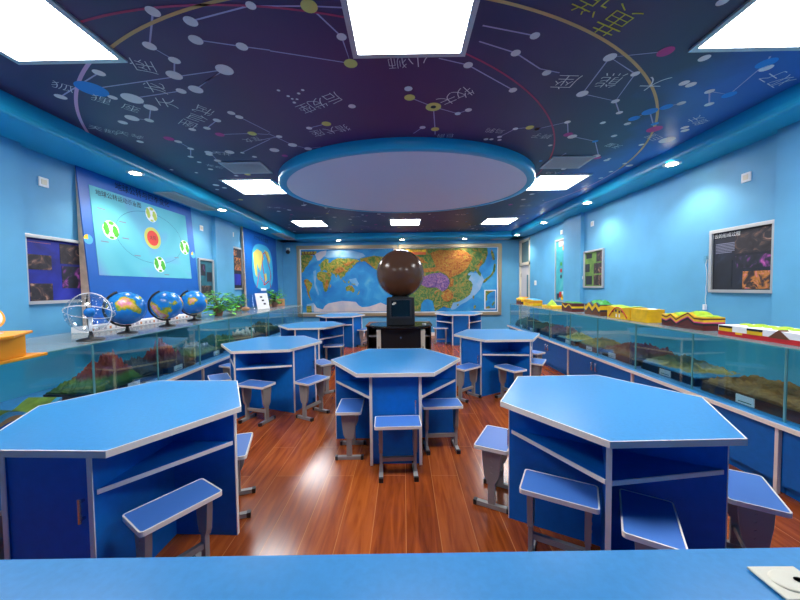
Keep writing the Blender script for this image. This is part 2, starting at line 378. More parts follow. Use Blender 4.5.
# ------------------------------------------------------------------ star-chart ceiling
DOTS= [(-1.337, 1.835, 0.036, 0), (-1.177, 1.905, 0.037, 0), (-0.794, 1.809, 0.027, 0), (-1.235, 2.043, 0.04, 0), (-0.986, 2.105, 0.035, 0), (-1.548, 2.085, 0.037, 0), (-1.485, 2.217, 0.035, 0), (-1.591, 2.367, 0.051, 0), (-1.211, 2.319, 0.057, 0), (-1.545, 2.535, 0.05, 0), (-1.667, 2.552, 0.035, 0), (-2.087, 2.327, 0.037, 0), (-2.638, 2.599, 0.038, 0), (-2.308, 2.508, 0.099, 2), (-2.111, 2.638, 0.073, 0), (-2.25, 2.62, 0.031, 0), (-2.067, 2.772, 0.049, 0), (-2.356, 2.932, 0.052, 0), (-2.498, 3.004, 0.036, 0), (-2.239, 2.976, 0.035, 0), (-2.653, 3.392, 0.03, 0), (-2.319, 3.334, 0.046, 3), (-2.273, 3.405, 0.034, 0), (-2.257, 3.578, 0.032, 0), (-2.396, 3.793, 0.03, 0), (-2.125, 3.681, 0.04, 0), (-2.15, 3.735, 0.037, 0), (-1.894, 3.68, 0.048, 0), (-1.764, 3.703, 0.022, 0), (-1.682, 3.82, 0.027, 0), (-1.455, 2.875, 0.031, 0), (-1.42, 2.944, 0.032, 0), (-1.645, 2.995, 0.033, 0), (-1.818, 3.134, 0.031, 0), (-1.968, 3.155, 0.031, 0), (-1.771, 3.266, 0.042, 3), (-1.45, 3.255, 0.042, 1), (-2.402, 4.191, 0.029, 0), (-2.694, 4.825, 0.043, 0), (-2.643, 4.958, 0.034, 0), (-2.204, 4.439, 0.026, 0), (-2.011, 4.318, 0.026, 0), (-2.4, 3.956, 0.024, 0), (-0.488, 1.821, 0.045, 1), (-0.356, 2.041, 0.03, 0), (-0.339, 2.278, 0.045, 1), (-0.933, 2.565, 0.013, 0), (-0.886, 2.642, 0.013, 0), (-0.867, 2.68, 0.011, 0), (-0.868, 2.733, 0.014, 0), (-0.831, 2.686, 0.011, 0), (-0.749, 2.566, 0.013, 0), (-0.793, 2.609, 0.013, 0), (-0.412, 2.802, 0.031, 0), (-0.691, 3.088, 0.043, 1), (-0.871, 3.165, 0.028, 0), (-1.215, 3.328, 0.03, 0), (-1.386, 3.645, 0.051, 0), (-1.148, 3.525, 0.046, 0), (-1.013, 3.624, 0.04, 0), (-1.329, 3.804, 0.034, 3), (0.063, 2.689, 0.043, 1), (0.051, 2.572, 0.031, 0), (0.263, 2.833, 0.065, 1), (0.263, 2.833, 0.023, 4), (0.484, 2.947, 0.026, 0), (0.566, 2.89, 0.029, 0), (0.314, 3.225, 0.039, 1), (0.193, 3.187, 0.029, 0), (0.452, 2.316, 0.032, 0), (0.852, 2.613, 0.031, 0), (0.737, 2.207, 0.031, 0), (0.803, 2.062, 0.029, 0), (0.856, 3.46, 0.024, 0), (0.911, 3.462, 0.021, 0), (0.979, 3.411, 0.024, 0), (0.999, 3.481, 0.021, 0), (1.082, 3.244, 0.026, 0), (1.211, 3.221, 0.039, 1), (1.293, 3.258, 0.026, 0), (1.023, 2.413, 0.031, 0), (1.71, 1.843, 0.029, 0), (1.375, 2.264, 0.04, 0), (1.704, 2.22, 0.048, 3), (1.663, 2.442, 0.029, 0), (1.415, 2.678, 0.043, 0), (1.744, 2.792, 0.031, 0), (1.895, 2.975, 0.027, 0), (1.857, 3.152, 0.025, 0), (2.101, 3.179, 0.029, 0), (2.095, 3.08, 0.046, 2), (2.151, 2.966, 0.059, 2), (2.236, 2.893, 0.046, 2), (2.316, 2.839, 0.031, 0), (2.36, 3.187, 0.032, 2), (2.438, 3.296, 0.066, 3), (2.752, 3.542, 0.072, 0), (2.012, 2.288, 0.034, 0), (2.107, 2.56, 0.033, 0), (2.176, 2.583, 0.034, 0), (2.399, 2.675, 0.032, 0), (2.566, 2.862, 0.032, 0), (2.599, 2.726, 0.046, 2), (2.487, 2.35, 0.056, 2), (2.543, 2.404, 0.038, 0), (2.708, 3.271, 0.033, 0), (2.761, 3.334, 0.034, 0), (1.52, 3.128, 0.028, 0), (1.291, 3.257, 0.026, 0), (1.651, 3.382, 0.044, 3), (1.715, 3.429, 0.045, 0), (2.013, 3.548, 0.029, 2), (2.251, 3.95, 0.048, 0), (1.584, 3.632, 0.022, 0), (2.134, 3.428, 0.028, 0), (2.455, 4.081, 0.033, 0), (2.752, 4.202, 0.026, 0), (2.564, 3.65, 0.026, 0), (2.781, 4.75, 0.029, 0), (2.077, 4.362, 0.031, 0), (2.215, 4.136, 0.025, 0), (2.761, 4.491, 0.027, 0)]
LINES= [[(-1.337, 1.835), (-1.548, 2.085), (-1.485, 2.217), (-1.591, 2.367)], [(-1.177, 1.905), (-0.794, 1.809)], [(-1.235, 2.043), (-0.986, 2.105), (-0.826, 2.141)], [(-1.545, 2.535), (-1.211, 2.319), (-2.308, 2.508)], [(-2.087, 2.327), (-2.638, 2.599)], [(-2.111, 2.638), (-1.667, 2.552)], [(-2.111, 2.638), (-2.067, 2.772), (-2.239, 2.976), (-2.356, 2.932)], [(-1.455, 2.875), (-1.42, 2.944), (-1.27, 3.24)], [(-1.645, 2.995), (-1.818, 3.134)], [(-1.771, 3.266), (-1.45, 3.255), (-1.304, 3.282)], [(-2.319, 3.334), (-2.273, 3.405), (-2.257, 3.578), (-2.396, 3.793)], [(-1.748, 3.686), (-1.328, 3.384)], [(-2.125, 3.681), (-1.894, 3.68)], [(-0.78, 1.814), (-0.488, 1.821), (-0.294, 1.836)], [(-0.488, 1.821), (-0.356, 2.041), (-0.339, 2.278), (-0.829, 2.147)], [(0.063, 2.689), (0.263, 2.833), (0.484, 2.947), (0.566, 2.89)], [(0.263, 2.833), (0.314, 3.225), (0.325, 3.337)], [(0.193, 3.187), (0.111, 3.308)], [(-0.691, 3.088), (-0.871, 3.165)], [(0.246, 2.244), (0.452, 2.316), (0.852, 2.613)], [(0.478, 2.1), (0.737, 2.207), (0.958, 2.368), (1.115, 2.416)], [(0.47, 1.976), (0.803, 2.062)], [(0.979, 3.411), (1.082, 3.244), (1.211, 3.221)], [(-1.295, 3.261), (-1.148, 3.525), (-1.013, 3.624), (-0.869, 3.586)], [(-1.215, 3.328), (-1.439, 3.403)], [(1.704, 2.22), (1.375, 2.264), (1.663, 2.442), (1.744, 2.792), (1.415, 2.678), (1.375, 2.264)], [(1.744, 2.792), (1.895, 2.975)], [(2.399, 2.675), (2.566, 2.862)], [(2.399, 2.675), (2.599, 2.726), (2.487, 2.35), (2.439, 2.283)], [(2.095, 3.08), (2.151, 2.966), (2.236, 2.893), (2.316, 2.839)], [(1.52, 3.128), (1.651, 3.382)], [(1.291, 3.257), (1.52, 3.128)], [(1.715, 3.429), (2.013, 3.548), (2.271, 3.931)], [(2.151, 2.966), (2.438, 3.296)]]
ceil_o = structure(MB().box(IXL, IXR, YF, IYB, ZC, ZC + .1).build('ceiling', M['nebula']))
ch = MB(); Z1 = ZC - .0015
def clear_of_lamps(x, y):
    return all(abs(x - lx) > .37 or abs(y - ly) > .37 for lx in (-2.15, .05, 2.2) for ly in (1.78, 4.92, 7.74))
for l in LINES:
    ch.ribbon(l, .010, Z1, 5, flip=True)
def arc(cx, cy, r, a0, a1, w, mi):
    n = 70; ch.ribbon([(cx + r * math.cos(rad(a0 + (a1 - a0) * i / n)), cy + r * math.sin(rad(a0 + (a1 - a0) * i / n))) for i in range(n + 1)], w, Z1 - .0004, mi, flip=True)
arc(-1.057, 4.68, 2.88, -117, 40, .014, 6)
arc(-.29, 4.833, 3.126, -122, -8, .020, 7); arc(-.332, 4.833, 3.126, -150, -122, .022, 8); arc(-.29, 4.833, 3.126, -8, 24, .016, 8)
for x, y, r, c in DOTS:
    ch.disc((x, y, Z1 - (.0016 if c == 4 else .0010)), r, 24, c, flip=True)
rs = random.Random(3)
for k in range(150):
    x, y = rs.uniform(-2.9, 2.9), rs.uniform(3.9, 9.1)
    if math.hypot((x - .05) / 1.84, (y - 4.85) / 1.56) < 1 or not clear_of_lamps(x, y): continue
    r = rs.choice((.014, .02, .028, .04)); ch.disc((x, y, Z1 - .001), r, 12, rs.choice((0, 0, 0, 0, 0, 2, 3, 1)), flip=True)
    if k % 3 == 0:
        ch.ribbon([(x, y), (x + rs.uniform(-.4, .4), y + rs.uniform(-.3, .3))], .008, Z1, 5, flip=True)
ch.build('star_chart', [M['dot0'], M['dot1'], M['dot2'], M['dot3'], M['dot4'], M['line'], M['arcred'], M['arcgold'], mat('chart_lilac', (216, 170, 206), .6)], ceil_o)
tx = MB()
def glyph(c, x, y, size, dx, dy, mi=0):
    d = Vector((dx, dy)).normalized(); u = Vector((d.y, -d.x))
    tx.text(c, size, mi=mi, mtx=Matrix(((d.x, u.x, 0, x), (d.y, u.y, 0, y), (0, 0, -1, Z1 - .0012), (0, 0, 0, 1))), thin=-.016)
for s_, pts, size, d, mi in (
    ('黄道', [(1.23, 1.95), (1.035, 1.80)], .225, (-.23, -.10), 1),
    ('大熊座', [(1.88, 2.55), (1.53, 2.5), (1.21, 2.51)], .19, (-1, -.06), 0),
    ('后发座', [(-.55, 2.67), (-.68, 2.74), (-.80, 2.81)], .155, (-.88, .48), 0),
    ('猎犬座', [(-.56, 3.17), (-.68, 3.21), (-.82, 3.26)], .14, (-.93, .35), 0),
    ('牧夫', [(.47, 2.63), (.36, 2.72)], .16, (-.77, .63), 0),
    ('天龙座', [(-1.88, 2.71), (-1.82, 2.51), (-1.72, 2.27)], .16, (.16, -.44), 0),
    ('武仙座', [(-1.67, 2.82), (-1.80, 2.94), (-1.94, 3.04)], .16, (-.27, .22), 0),
    ('狐狸座', [(-2.50, 2.48), (-2.37, 2.65), (-2.24, 2.78)], .13, (.26, .30), 0)):
    for c, p in zip(s_, pts): glyph(c, p[0], p[1], size, d[0], d[1], mi)
for s_, x, y, sz, d in (('天鹅', -2.8, 3.14, .11, (.7, .7)), ('天琴', -2.64, 3.25, .11, (.7, .7)), ('室女', -1.51, 3.38, .10, (-1, .3)), ('狮子', 1.4, 3.40, .11, (-1, -.2)),
                        ('双子', 2.76, 2.52, .15, (-1, -.5)), ('御夫', 2.72, 3.13, .12, (-1, -.6)), ('巨蟹', 2.57, 3.47, .11, (-1, -.6)), ('天猫', 2.28, 3.66, .10, (-1, -.4)),
                        ('小狮', .04, 2.26, .14, (-1, .1)), ('乌鸦', .9, 3.27, .10, (-1, -.2)), ('巨爵', .43, 3.36, .09, (-1, 0)), ('长蛇', -2.3, 4.1, .1, (.7, .6)),
                        ('天秤', -2.0, 3.72, .1, (.8, .4)), ('人马', 2.0, 4.5, .1, (-1, 0)), ('天蝎', -2.4, 6.2, .12, (1, .2)), ('宝瓶', 2.3, 6.3, .12, (-1, .2)), ('金牛', -1.0, 7.1, .12, (1, 0)), ('白羊', 1.2, 7.0, .12, (-1, 0))):
    glyph(s_, x, y, sz, d[0], d[1])
tx.build('chart_lettering', [M['dot0'], M['gold_text']], ceil_o)

# shallow round drum hanging below the star ceiling
dr = MB().lathe([(1.0, 0), (1.0, -.10), (.992, -.112), (.945, -.112), (.938, -.105)], 96)
dro = structure(dr.build('ceiling_drum', M['soffit'])); dro.location = (.05, 4.85, ZC); dro.scale = (1.765, 1.465, 1)
MB().disc((0, 0, -.107), .944, 96, flip=True).build('disc_panel', M['disc'], dro)

# ------------------------------------------------------------------ lamps and grilles
G = 'square panel lights in the star ceiling'
place_txt = {(-2.15, 1.78): 'square white panel light under the star chart, near the west soffit and the yellow stand',
    (.05, 1.78): 'square white panel light straight above the front of the middle aisle', (2.2, 1.78): 'square white panel light under the star chart, above the east front desk',
    (-2.15, 4.92): 'square white panel light beside the round drum, toward the planet orbit board', (.05, 4.92): '', (2.2, 4.92): 'square white panel light beside the round drum, toward the posters opposite the orbit board',
    (-2.15, 7.74): 'small distant panel light in front of the world map', (.05, 7.74): 'small distant panel light directly above the brown sphere', (2.2, 7.74): 'small distant panel light in front of the regional relief map'}
proto = None
for ly in (1.78, 4.92, 7.74):
    for lx in (-2.15, .05, 2.2):
        if ly == 4.92 and lx == .05: continue
        if proto is None:
            proto = thing('panel_light', '', 'ceiling light')
            fr = MB(); a, b = .362, .326
            for x0, x1, y0, y1 in ((-a, a, -a, -b), (-a, a, b, a), (-a, -b, -b, b), (b, a, -b, b)): fr.box(x0, x1, y0, y1, -.014, 0)
            fr.build('frame', M['alu'], proto)
            MB().box(-b, b, -b, b, -.008, 0).build('diffuser', M['lamp'], proto)
            o = place(proto, False, (lx, ly + .07, ZC - .002), 0, place_txt[(lx, ly)], G)
        else: o = place(proto, True, (lx, ly + (.07 if ly < 2 else 0), ZC - .002), 0, place_txt[(lx, ly)], G)
dl = None
DL = [(-3.12, y, 'round recessed downlight in the west soffit, ' + t) for y, t in ((2.15, 'out past the wall poster nearest the front'), (3.9, 'over the planet orbit board'), (5.75, 'past the far end of the orbit board'), (7.5, 'over the tectonic plates board'))]
DL += [(3.06, y, 'round recessed downlight in the east soffit, ' + t) for y, t in ((2.1, 'out past the nebula poster nearest the front'), (3.86, 'above the yellow block model'), (5.6, 'by the small green poster'), (7.3, 'over the narrow tall poster'), (9.0, 'over the cream door'))]
DL += [(-1.86, 9.5, 'round downlight in the back soffit over the world map'), (-.03, 9.5, 'round downlight in the back soffit above the brown sphere'), (1.76, 9.5, 'round downlight in the back soffit over the regional relief map')]
for x, y, lab in DL:
    if dl is None:
        dl = thing('downlight', '', 'downlight')
        MB().lathe([(.055, -.004), (.085, -.008), (.088, 0)], 28).build('rim', M['white'], dl)
        MB().lathe([(.0001, -.006), (.055, -.006), (.055, 0)], 28).build('lens', M['spot'], dl)
        o = place(dl, False, (x * .99, y * (.99 if abs(x) > 2 else 1), ZS - .001), 0, lab, 'recessed downlights along the soffit')
    else: o = place(dl, True, (x * .99, y * (.99 if abs(x) > 2 else 1), ZS - .001), 0, lab, 'recessed downlights along the soffit')
    la = bpy.data.lights.new('downlight_lamp', 'SPOT'); la.energy = 24 if abs(x) > 2 else 14; la.color = (1.0, .86, .70); la.spot_size = rad(125); la.spot_blend = .7; la.shadow_soft_size = .05
    lo = bpy.data.objects.new('downlight_lamp', la); COL.objects.link(lo); lo.location = (x * .99, y * (.99 if abs(x) > 2 else 1), ZS - .03)
def vent(name, label, x, y, z, w, l, slats, group):
    t = thing(name, label, 'air vent', (x, y, z), 0, group)
    f = MB(); b = .025
    for a in ((-w/2, w/2, -l/2, -l/2 + b), (-w/2, w/2, l/2 - b, l/2), (-w/2, -w/2 + b, -l/2 + b, l/2 - b), (w/2 - b, w/2, -l/2 + b, l/2 - b)): f.box(*a, -.012, 0)
    f.build('frame', M['vent'], t)
    MB().box(-w/2 + b, w/2 - b, -l/2 + b, l/2 - b, -.002, 0).build('backing', M['steel'], t)
    s = MB()
    for k in range(slats):
        if w <= l: x0 = -w/2 + b + (w - 2*b) * (k + .25) / slats; s.box(x0, x0 + (w - 2*b) * .4 / slats, -l/2 + b, l/2 - b, -.010, -.003)
        else: y0 = -l/2 + b + (l - 2*b) * (k + .25) / slats; s.box(-w/2 + b, w/2 - b, y0, y0 + (l - 2*b) * .4 / slats, -.010, -.003)
    s.build('slat', M['vent'], t)
vent('ceiling_vent', 'square grey vent in the star chart, before the panel light toward the orbit board', -1.93, 4.15, ZC - .001, .5, .38, 8, 'grey vents in the star ceiling')
vent('ceiling_vent', 'square grey vent in the star chart, before the panel light on the poster side', 2.0, 4.13, ZC - .001, .5, .38, 8, 'grey vents in the star ceiling')
vent('air_grille', 'long pale grille in the soffit over the planet orbit board', -3.29, 5.15, ZS - .001, .30, 1.1, 6, 'long grilles in the soffit')
vent('air_grille', 'long pale grille in the soffit over the tectonic plates board', -3.1, 8.7, ZS - .001, .26, 1.1, 6, 'long grilles in the soffit')
vent('air_grille', 'short pale grille in the soffit at the corner before the cream door', 2.78, 9.62, ZS - .001, .5, .2, 3, 'long grilles in the soffit')

# ------------------------------------------------------------------ back wall: two framed relief maps
LAND = ramp_mat('map_lowland', [(.30, (64, 116, 56)), (.46, (116, 140, 54)), (.58, (176, 156, 60)), (.70, (196, 116, 50))], 9.0, bump=1, dist=1.6, bdist=.10)
HIGH = ramp_mat('map_highland', [(.30, (190, 160, 70)), (.5, (196, 124, 50)), (.66, (150, 74, 44))], 10.0, bump=1, dist=2.0, bdist=.10)
TIB = ramp_mat('map_plateau', [(.3, (92, 60, 130)), (.5, (136, 100, 164)), (.66, (186, 136, 170))], 9.0, bump=1, dist=2.4, bdist=.10)
SEA = ramp_mat('map_ocean', [(.30, (14, 112, 184)), (.55, (36, 140, 200)), (.68, (70, 160, 206)), (.8, (110, 170, 200))], 2.6, bump=.1)
SHELF = ramp_mat('map_shelf', [(.3, (84, 158, 204)), (.7, (150, 180, 210))], 3.0, bump=.1)
ICE = ramp_mat('map_ice', [(.3, (176, 174, 190)), (.7, (210, 200, 198))], 3.0, bump=.4)
CHLAND = ramp_mat('map_plains', [(.30, (50, 104, 62)), (.47, (92, 130, 64)), (.58, (146, 146, 70)), (.70, (196, 122, 62))], 8.0, bump=1, dist=1.8, bdist=.10)
def framed_map(name, label, x0, x1, z0, z1):
    t = thing(name, label, 'wall map', mtx=on_back((x0 + x1) / 2, YB - .002, (z0 + z1) / 2)); t['group'] = 'framed relief maps on the back wall'
    W, Hh = (x1 - x0) / 2, (z1 - z0) / 2; b = .09
    f = MB()
    for a in ((-W, W, -Hh, -Hh + b), (-W, W, Hh - b, Hh), (-W, -W + b, -Hh + b, Hh - b), (W - b, W, -Hh + b, Hh - b)): f.box(*a, 0, .06)
    f.build('frame', M['gold'], t, bevel=.012)
    MB().box(-W + b, W - b, -Hh + b, Hh - b, 0, .02).build('white_margin', M['white'], t)
    return t, W - b - .03, Hh - b - .03
def px_map(px0, px1, py0, py1, W, Hh):
    return lambda p: (-W + 2 * W * (p[0] - px0) / (px1 - px0), Hh - 2 * Hh * (p[1] - py0) / (py1 - py0))
t, W, Hh = framed_map('world_map', 'framed relief map of the world behind the brown sphere', -3.13, -.175, .60, 2.69)
MB().box(-W, W, -Hh, Hh, .018, .024).build('ocean', SEA, t)
q = px_map(65, 715, 92, 528, W, Hh)
ASIA = [(200,215),(205,185),(225,165),(240,152),(262,162),(255,185),(275,180),(290,165),(330,150),(370,156),(400,152),(460,162),(480,175),(455,185),(440,205),(425,200),(430,218),(405,222),(398,240),(378,256),(372,275),(352,283),(345,302),(332,272),(318,262),(313,290),(300,262),(285,255),(272,250),(282,268),(266,288),(252,272),(248,245),(240,235),(228,232),(215,240),(203,238)]
AFR = [(180,250),(205,240),(228,246),(246,250),(256,278),(276,292),(264,318),(256,345),(246,372),(237,386),(225,378),(218,345),(214,318),(196,306),(180,296),(174,275)]
AUS = [(374,357),(385,348),(396,343),(404,338),(412,346),(420,338),(428,352),(440,370),(438,384),(428,394),(415,380),(400,378),(384,382)]
SAM = [(84,300),(98,293),(112,297),(126,312),(142,326),(138,348),(128,366),(118,386),(122,410),(130,432),(136,446),(122,434),(110,405),(104,380),(98,352),(86,328)]
NAM = [(66,128),(110,124),(152,134),(140,160),(122,175),(112,200),(94,215),(88,232),(78,246),(66,250)]
GRL = [(165,122),(205,104),(246,98),(240,128),(214,150),(196,166),(180,166)]
NAR = [(480,156),(505,152),(530,148),(580,138),(640,146),(700,150),(712,200),(690,235),(660,250),(640,236),(620,230),(600,238),(576,226),(560,206),(540,190),(512,174),(486,180)]
ANT = [(150,466),(170,496),(214,506),(226,484),(250,466),(300,456),(350,448),(400,452),(446,456),(466,480),(490,494),(540,490),(590,474),(622,462),(660,480),(712,470),(712,524),(150,524)]
for nm, poly in (('eurasia', ASIA), ('africa', AFR), ('australia', AUS), ('south_america', SAM), ('north_america', NAR)):
    MB().prism([q(p) for p in poly], .022, .036).build('landmass', LAND, t)
MB().prism([q(p) for p in NAM], .022, .034).build('landmass', LAND, t)
for poly in ([(290,240),(330,215),(360,215),(375,235),(345,252),(312,255)], [(360,195),(400,180),(450,172),(420,190),(385,208)], [(86,305),(94,302),(104,350),(110,390),(124,430),(110,405),(100,360)], [(240,300),(256,300),(250,340),(238,372),(230,340)], [(510,160),(540,185),(565,205),(578,226),(556,206),(520,178)], [(245,250),(262,262),(270,284),(256,272)]):
    MB().prism([q(p) for p in poly], .034, .044).build('mountain_relief', HIGH, t)
for poly in (ANT, GRL): MB().prism([q(p) for p in poly], .022, .034).build('ice_cap', ICE, t)
for poly in ([(200,130),(260,100),(330,96),(420,100),(500,120),(520,140),(470,158),(400,148),(330,146),(250,148)], [(100,470),(150,460),(160,520),(100,520)], [(400,300),(450,290),(470,330),(460,350),(420,325)], [(150,240),(170,230),(165,330),(190,400),(180,410),(155,340)]):
    MB().prism([q(p) for p in poly], .022, .027).build('shallow_sea', SHELF, t)
for poly in ([(462,410),(474,390),(478,376),(470,384),(458,404)], [(360,304),(380,320),(374,326),(356,308)], [(394,312),(406,308),(404,326),(394,326)], [(416,328),(446,330),(444,338),(420,334)], [(402,246),(414,232),(416,220),(408,228)], [(266,340),(274,330),(272,354),(264,358)], [(190,196),(200,188),(200,206),(190,208)], [(96,482),(132,480),(134,528),(98,528)]):
    MB().prism([q(p) for p in poly], .022, .034).build('island', LAND, t)
MB().box(q((70, 0))[0], q((176, 0))[0], q((0, 128))[1], q((0, 103))[1], .022, .030).build('title_plate', M['maroon'], t)
MB().text('世界地形图', .09, (q((123, 0))[0], q((0, 115.5))[1]), .0305).build('lettering', M['gold_text'], t)

t, W, Hh = framed_map('regional_map', 'framed relief map with a purple plateau, beside the cream door', -.14, 2.86, .60, 2.69)
MB().box(-W, W, -Hh, Hh, .018, .024).build('ocean', SEA, t)
q = px_map(0, 650, 88, 515, W, Hh)
CH = [(0,88),(582,88),(586,130),(562,190),(532,214),(522,235),(540,262),(536,282),(520,266),(502,240),(486,252),(470,245),(446,265),(456,274),(470,270),(460,290),(452,302),(470,312),(482,334),(476,370),(462,404),(424,430),(384,450),(346,456),(338,476),(330,494),(300,490),(282,480),(250,500),(220,514),(212,470),(206,445),(190,436),(168,430),(146,436),(126,462),(120,514),(0,514)]
MB().prism([q(p) for p in [(440,250),(540,262),(560,300),(532,370),(490,414),(440,450),(400,470),(360,500),(335,505),(320,470),(420,420),(470,370),(440,300)]], .022, .026).build('shallow_sea', SHELF, t)
MB().prism([q(p) for p in CH], .022, .036).build('mainland', CHLAND, t)
MB().prism([q(p) for p in [(120,290),(150,275),(200,258),(262,252),(300,275),(318,300),(322,325),(304,360),(272,380),(232,352),(170,352),(130,335)]], .034, .050).build('plateau', TIB, t)
for poly in ([(190,120),(250,100),(330,104),(400,98),(450,120),(480,160),(450,215),(430,240),(390,262),(345,280),(322,292),(296,262),(250,240),(150,250),(140,225),(230,215)], [(280,385),(310,360),(336,380),(350,420),(310,450),(280,440),(262,410)], [(330,290),(352,296),(344,345),(318,352)], [(20,130),(110,140),(180,190),(100,180),(20,160)], [(505,215),(530,190),(540,170),(548,180),(528,216)]):
    MB().prism([q(p) for p in poly], .034, .045).build('mountain_relief', HIGH, t)
for poly in ([(552,320),(566,298),(590,282),(606,268),(622,240),(628,196),(640,200),(636,246),(616,276),(586,304),(562,326)], [(612,100),(628,130),(634,170),(622,172),(606,120)], [(480,414),(492,406),(492,428),(484,434)], [(488,478),(504,474),(500,498),(488,498)], [(372,470),(384,462),(386,474),(374,480)]):
    MB().prism([q(p) for p in poly], .022, .034).build('island', CHLAND, t)
MB().box(q((562, 0))[0], q((642, 0))[0], q((0, 505))[1], q((0, 372))[1], .022, .028).build('inset_margin', M['white'], t)
ins = MB(); ins.box(q((570, 0))[0], q((638, 0))[0], q((0, 499))[1], q((0, 378))[1], .022, .030, 0)
for poly in ([(570,378),(636,378),(600,392),(580,410),(582,440),(570,450)], [(572,490),(590,480),(604,488),(596,499),(572,499)], [(612,470),(630,448),(634,462),(618,482)]): ins.prism([q(p) for p in poly], .029, .036, 1)
ins.build('inset_map', [SEA, CHLAND], t)
lg = MB(); lg.box(q((22, 0))[0], q((160, 0))[0], q((0, 112))[1], q((0, 96))[1], .034, .052, 0).box(q((50, 0))[0], q((160, 0))[0], q((0, 130))[1], q((0, 112))[1], .034, .052, 1)
lg.build('legend', [M['yellow'], mat('legend_orange', (214, 96, 40), .5)], t)
MB().text('中国地形图', .075, (q((92, 0))[0], q((0, 104))[1]), .0525).build('lettering', M['maroon'], t)
# ------------------------------------------------------------------ framed posters, boards, switches
NEB1 = ramp_mat('nebula_photo', [(.3, (16, 14, 22)), (.5, (44, 40, 50)), (.6, (96, 70, 62)), (.72, (190, 150, 130))], 9.0, bump=0, dist=1.5)
NEB2 = ramp_mat('violet_nebula_photo', [(.3, (12, 14, 26)), (.52, (30, 36, 56)), (.62, (120, 50, 130)), (.75, (220, 110, 190))], 7.0, bump=0, dist=1.5)
NEB3 = ramp_mat('amber_nebula_photo', [(.3, (20, 18, 26)), (.45, (60, 44, 50)), (.58, (190, 120, 50)), (.75, (210, 110, 170))], 10.0, bump=0, dist=2)
BLUEP = ramp_mat('deep_blue_print', [(.3, (16, 22, 84)), (.55, (24, 40, 150)), (.8, (50, 60, 190))], 3.0, bump=0)
NAVYP = ramp_mat('night_print', [(.3, (12, 16, 30)), (.6, (22, 32, 52)), (.8, (44, 60, 84))], 4.0, bump=0)
GREENP = ramp_mat('green_print', [(.3, (60, 100, 50)), (.6, (110, 150, 70)), (.8, (140, 170, 90))], 4.0, bump=0)
TEALP = ramp_mat('teal_print', [(.3, (30, 130, 160)), (.6, (70, 180, 190)), (.8, (120, 200, 200))], 2.5, bump=0)
DARKTEAL = ramp_mat('sea_print', [(.3, (20, 70, 90)), (.6, (30, 110, 130)), (.8, (60, 140, 150))], 4.0, bump=0)
TEXTG = mat('grey_print', (120, 124, 150), .6)
def poster(label, mtx, W, Hh, bg, photos, extra=None, hooks=True):
    t = thing('wall_poster', label, 'poster', mtx=mtx); t['group'] = 'framed posters along the side walls'
    b = .032; f = MB()
    for a in ((-W, W, -Hh, -Hh + b), (-W, W, Hh - b, Hh), (-W, -W + b, -Hh + b, Hh - b), (W - b, W, -Hh + b, Hh - b)): f.box(*a, 0, .030)
    f.build('frame', M['alu'], t, bevel=.004)
    MB().box(-W + b, W - b, -Hh + b, Hh - b, 0, .010).build('print', bg, t)
    w, h = W - b, Hh - b
    for (x0, x1, y0, y1, mm) in photos:
        MB().box(-w + 2*w*x0, -w + 2*w*x1, -h + 2*h*y0, -h + 2*h*y1, .009, .0125).build('photo', mm, t)
    if extra: extra(t, w, h)
    return t
def stripes(t, w, h, x0, x1, y0, y1, n, mm):
    s = MB(); rr = random.Random(5)
    for k in range(n):
        y = y1 - (y1 - y0) * k / n; xx = x0 + (x1 - x0) * rr.uniform(.8, 1)
        s.box(-w + 2*w*x0, -w + 2*w*xx, -h + 2*h*(y - (y1 - y0) / n * .5), -h + 2*h*y, .0095, .0108)
    s.build('caption_text', mm, t)
# west wall
def ex1(t, w, h): MB().box(-w*.95, -w*.15, h*.86, h*.875, .0095, .0108).build('rule', mat('rust_rule', (150, 90, 90), .6), t)
poster('deep blue framed poster of dark space photos, beside the wooden edge of the orbit board', on_west(XL + .001, 3.355, 1.655), .30, .335, BLUEP,
       [(.02, .42, .50, .74, NEB1), (.04, .42, .0, .28, NEB1), (.58, 1.0, .62, .96, NEB1), (.60, 1.0, .20, .58, NEB2)], ex1)
poster('narrow framed teal poster with dark pictures, beyond the far edge of the orbit board', on_west(XL + .001, 5.93, 1.62), .225, .37, DARKTEAL,
       [(.1, .45, .6, .9, NEB2), (.55, .95, .45, .7, NAVYP), (.1, .9, .08, .34, NEB1)])
poster('framed dark poster with an orange picture, next to the tectonic plates board', on_west(XL + .001, 7.03, 1.88), .235, .45, NAVYP,
       [(.1, .55, .82, .96, NEB3), (.3, .95, .45, .78, NEB3), (.1, .9, .08, .36, BLUEP)])
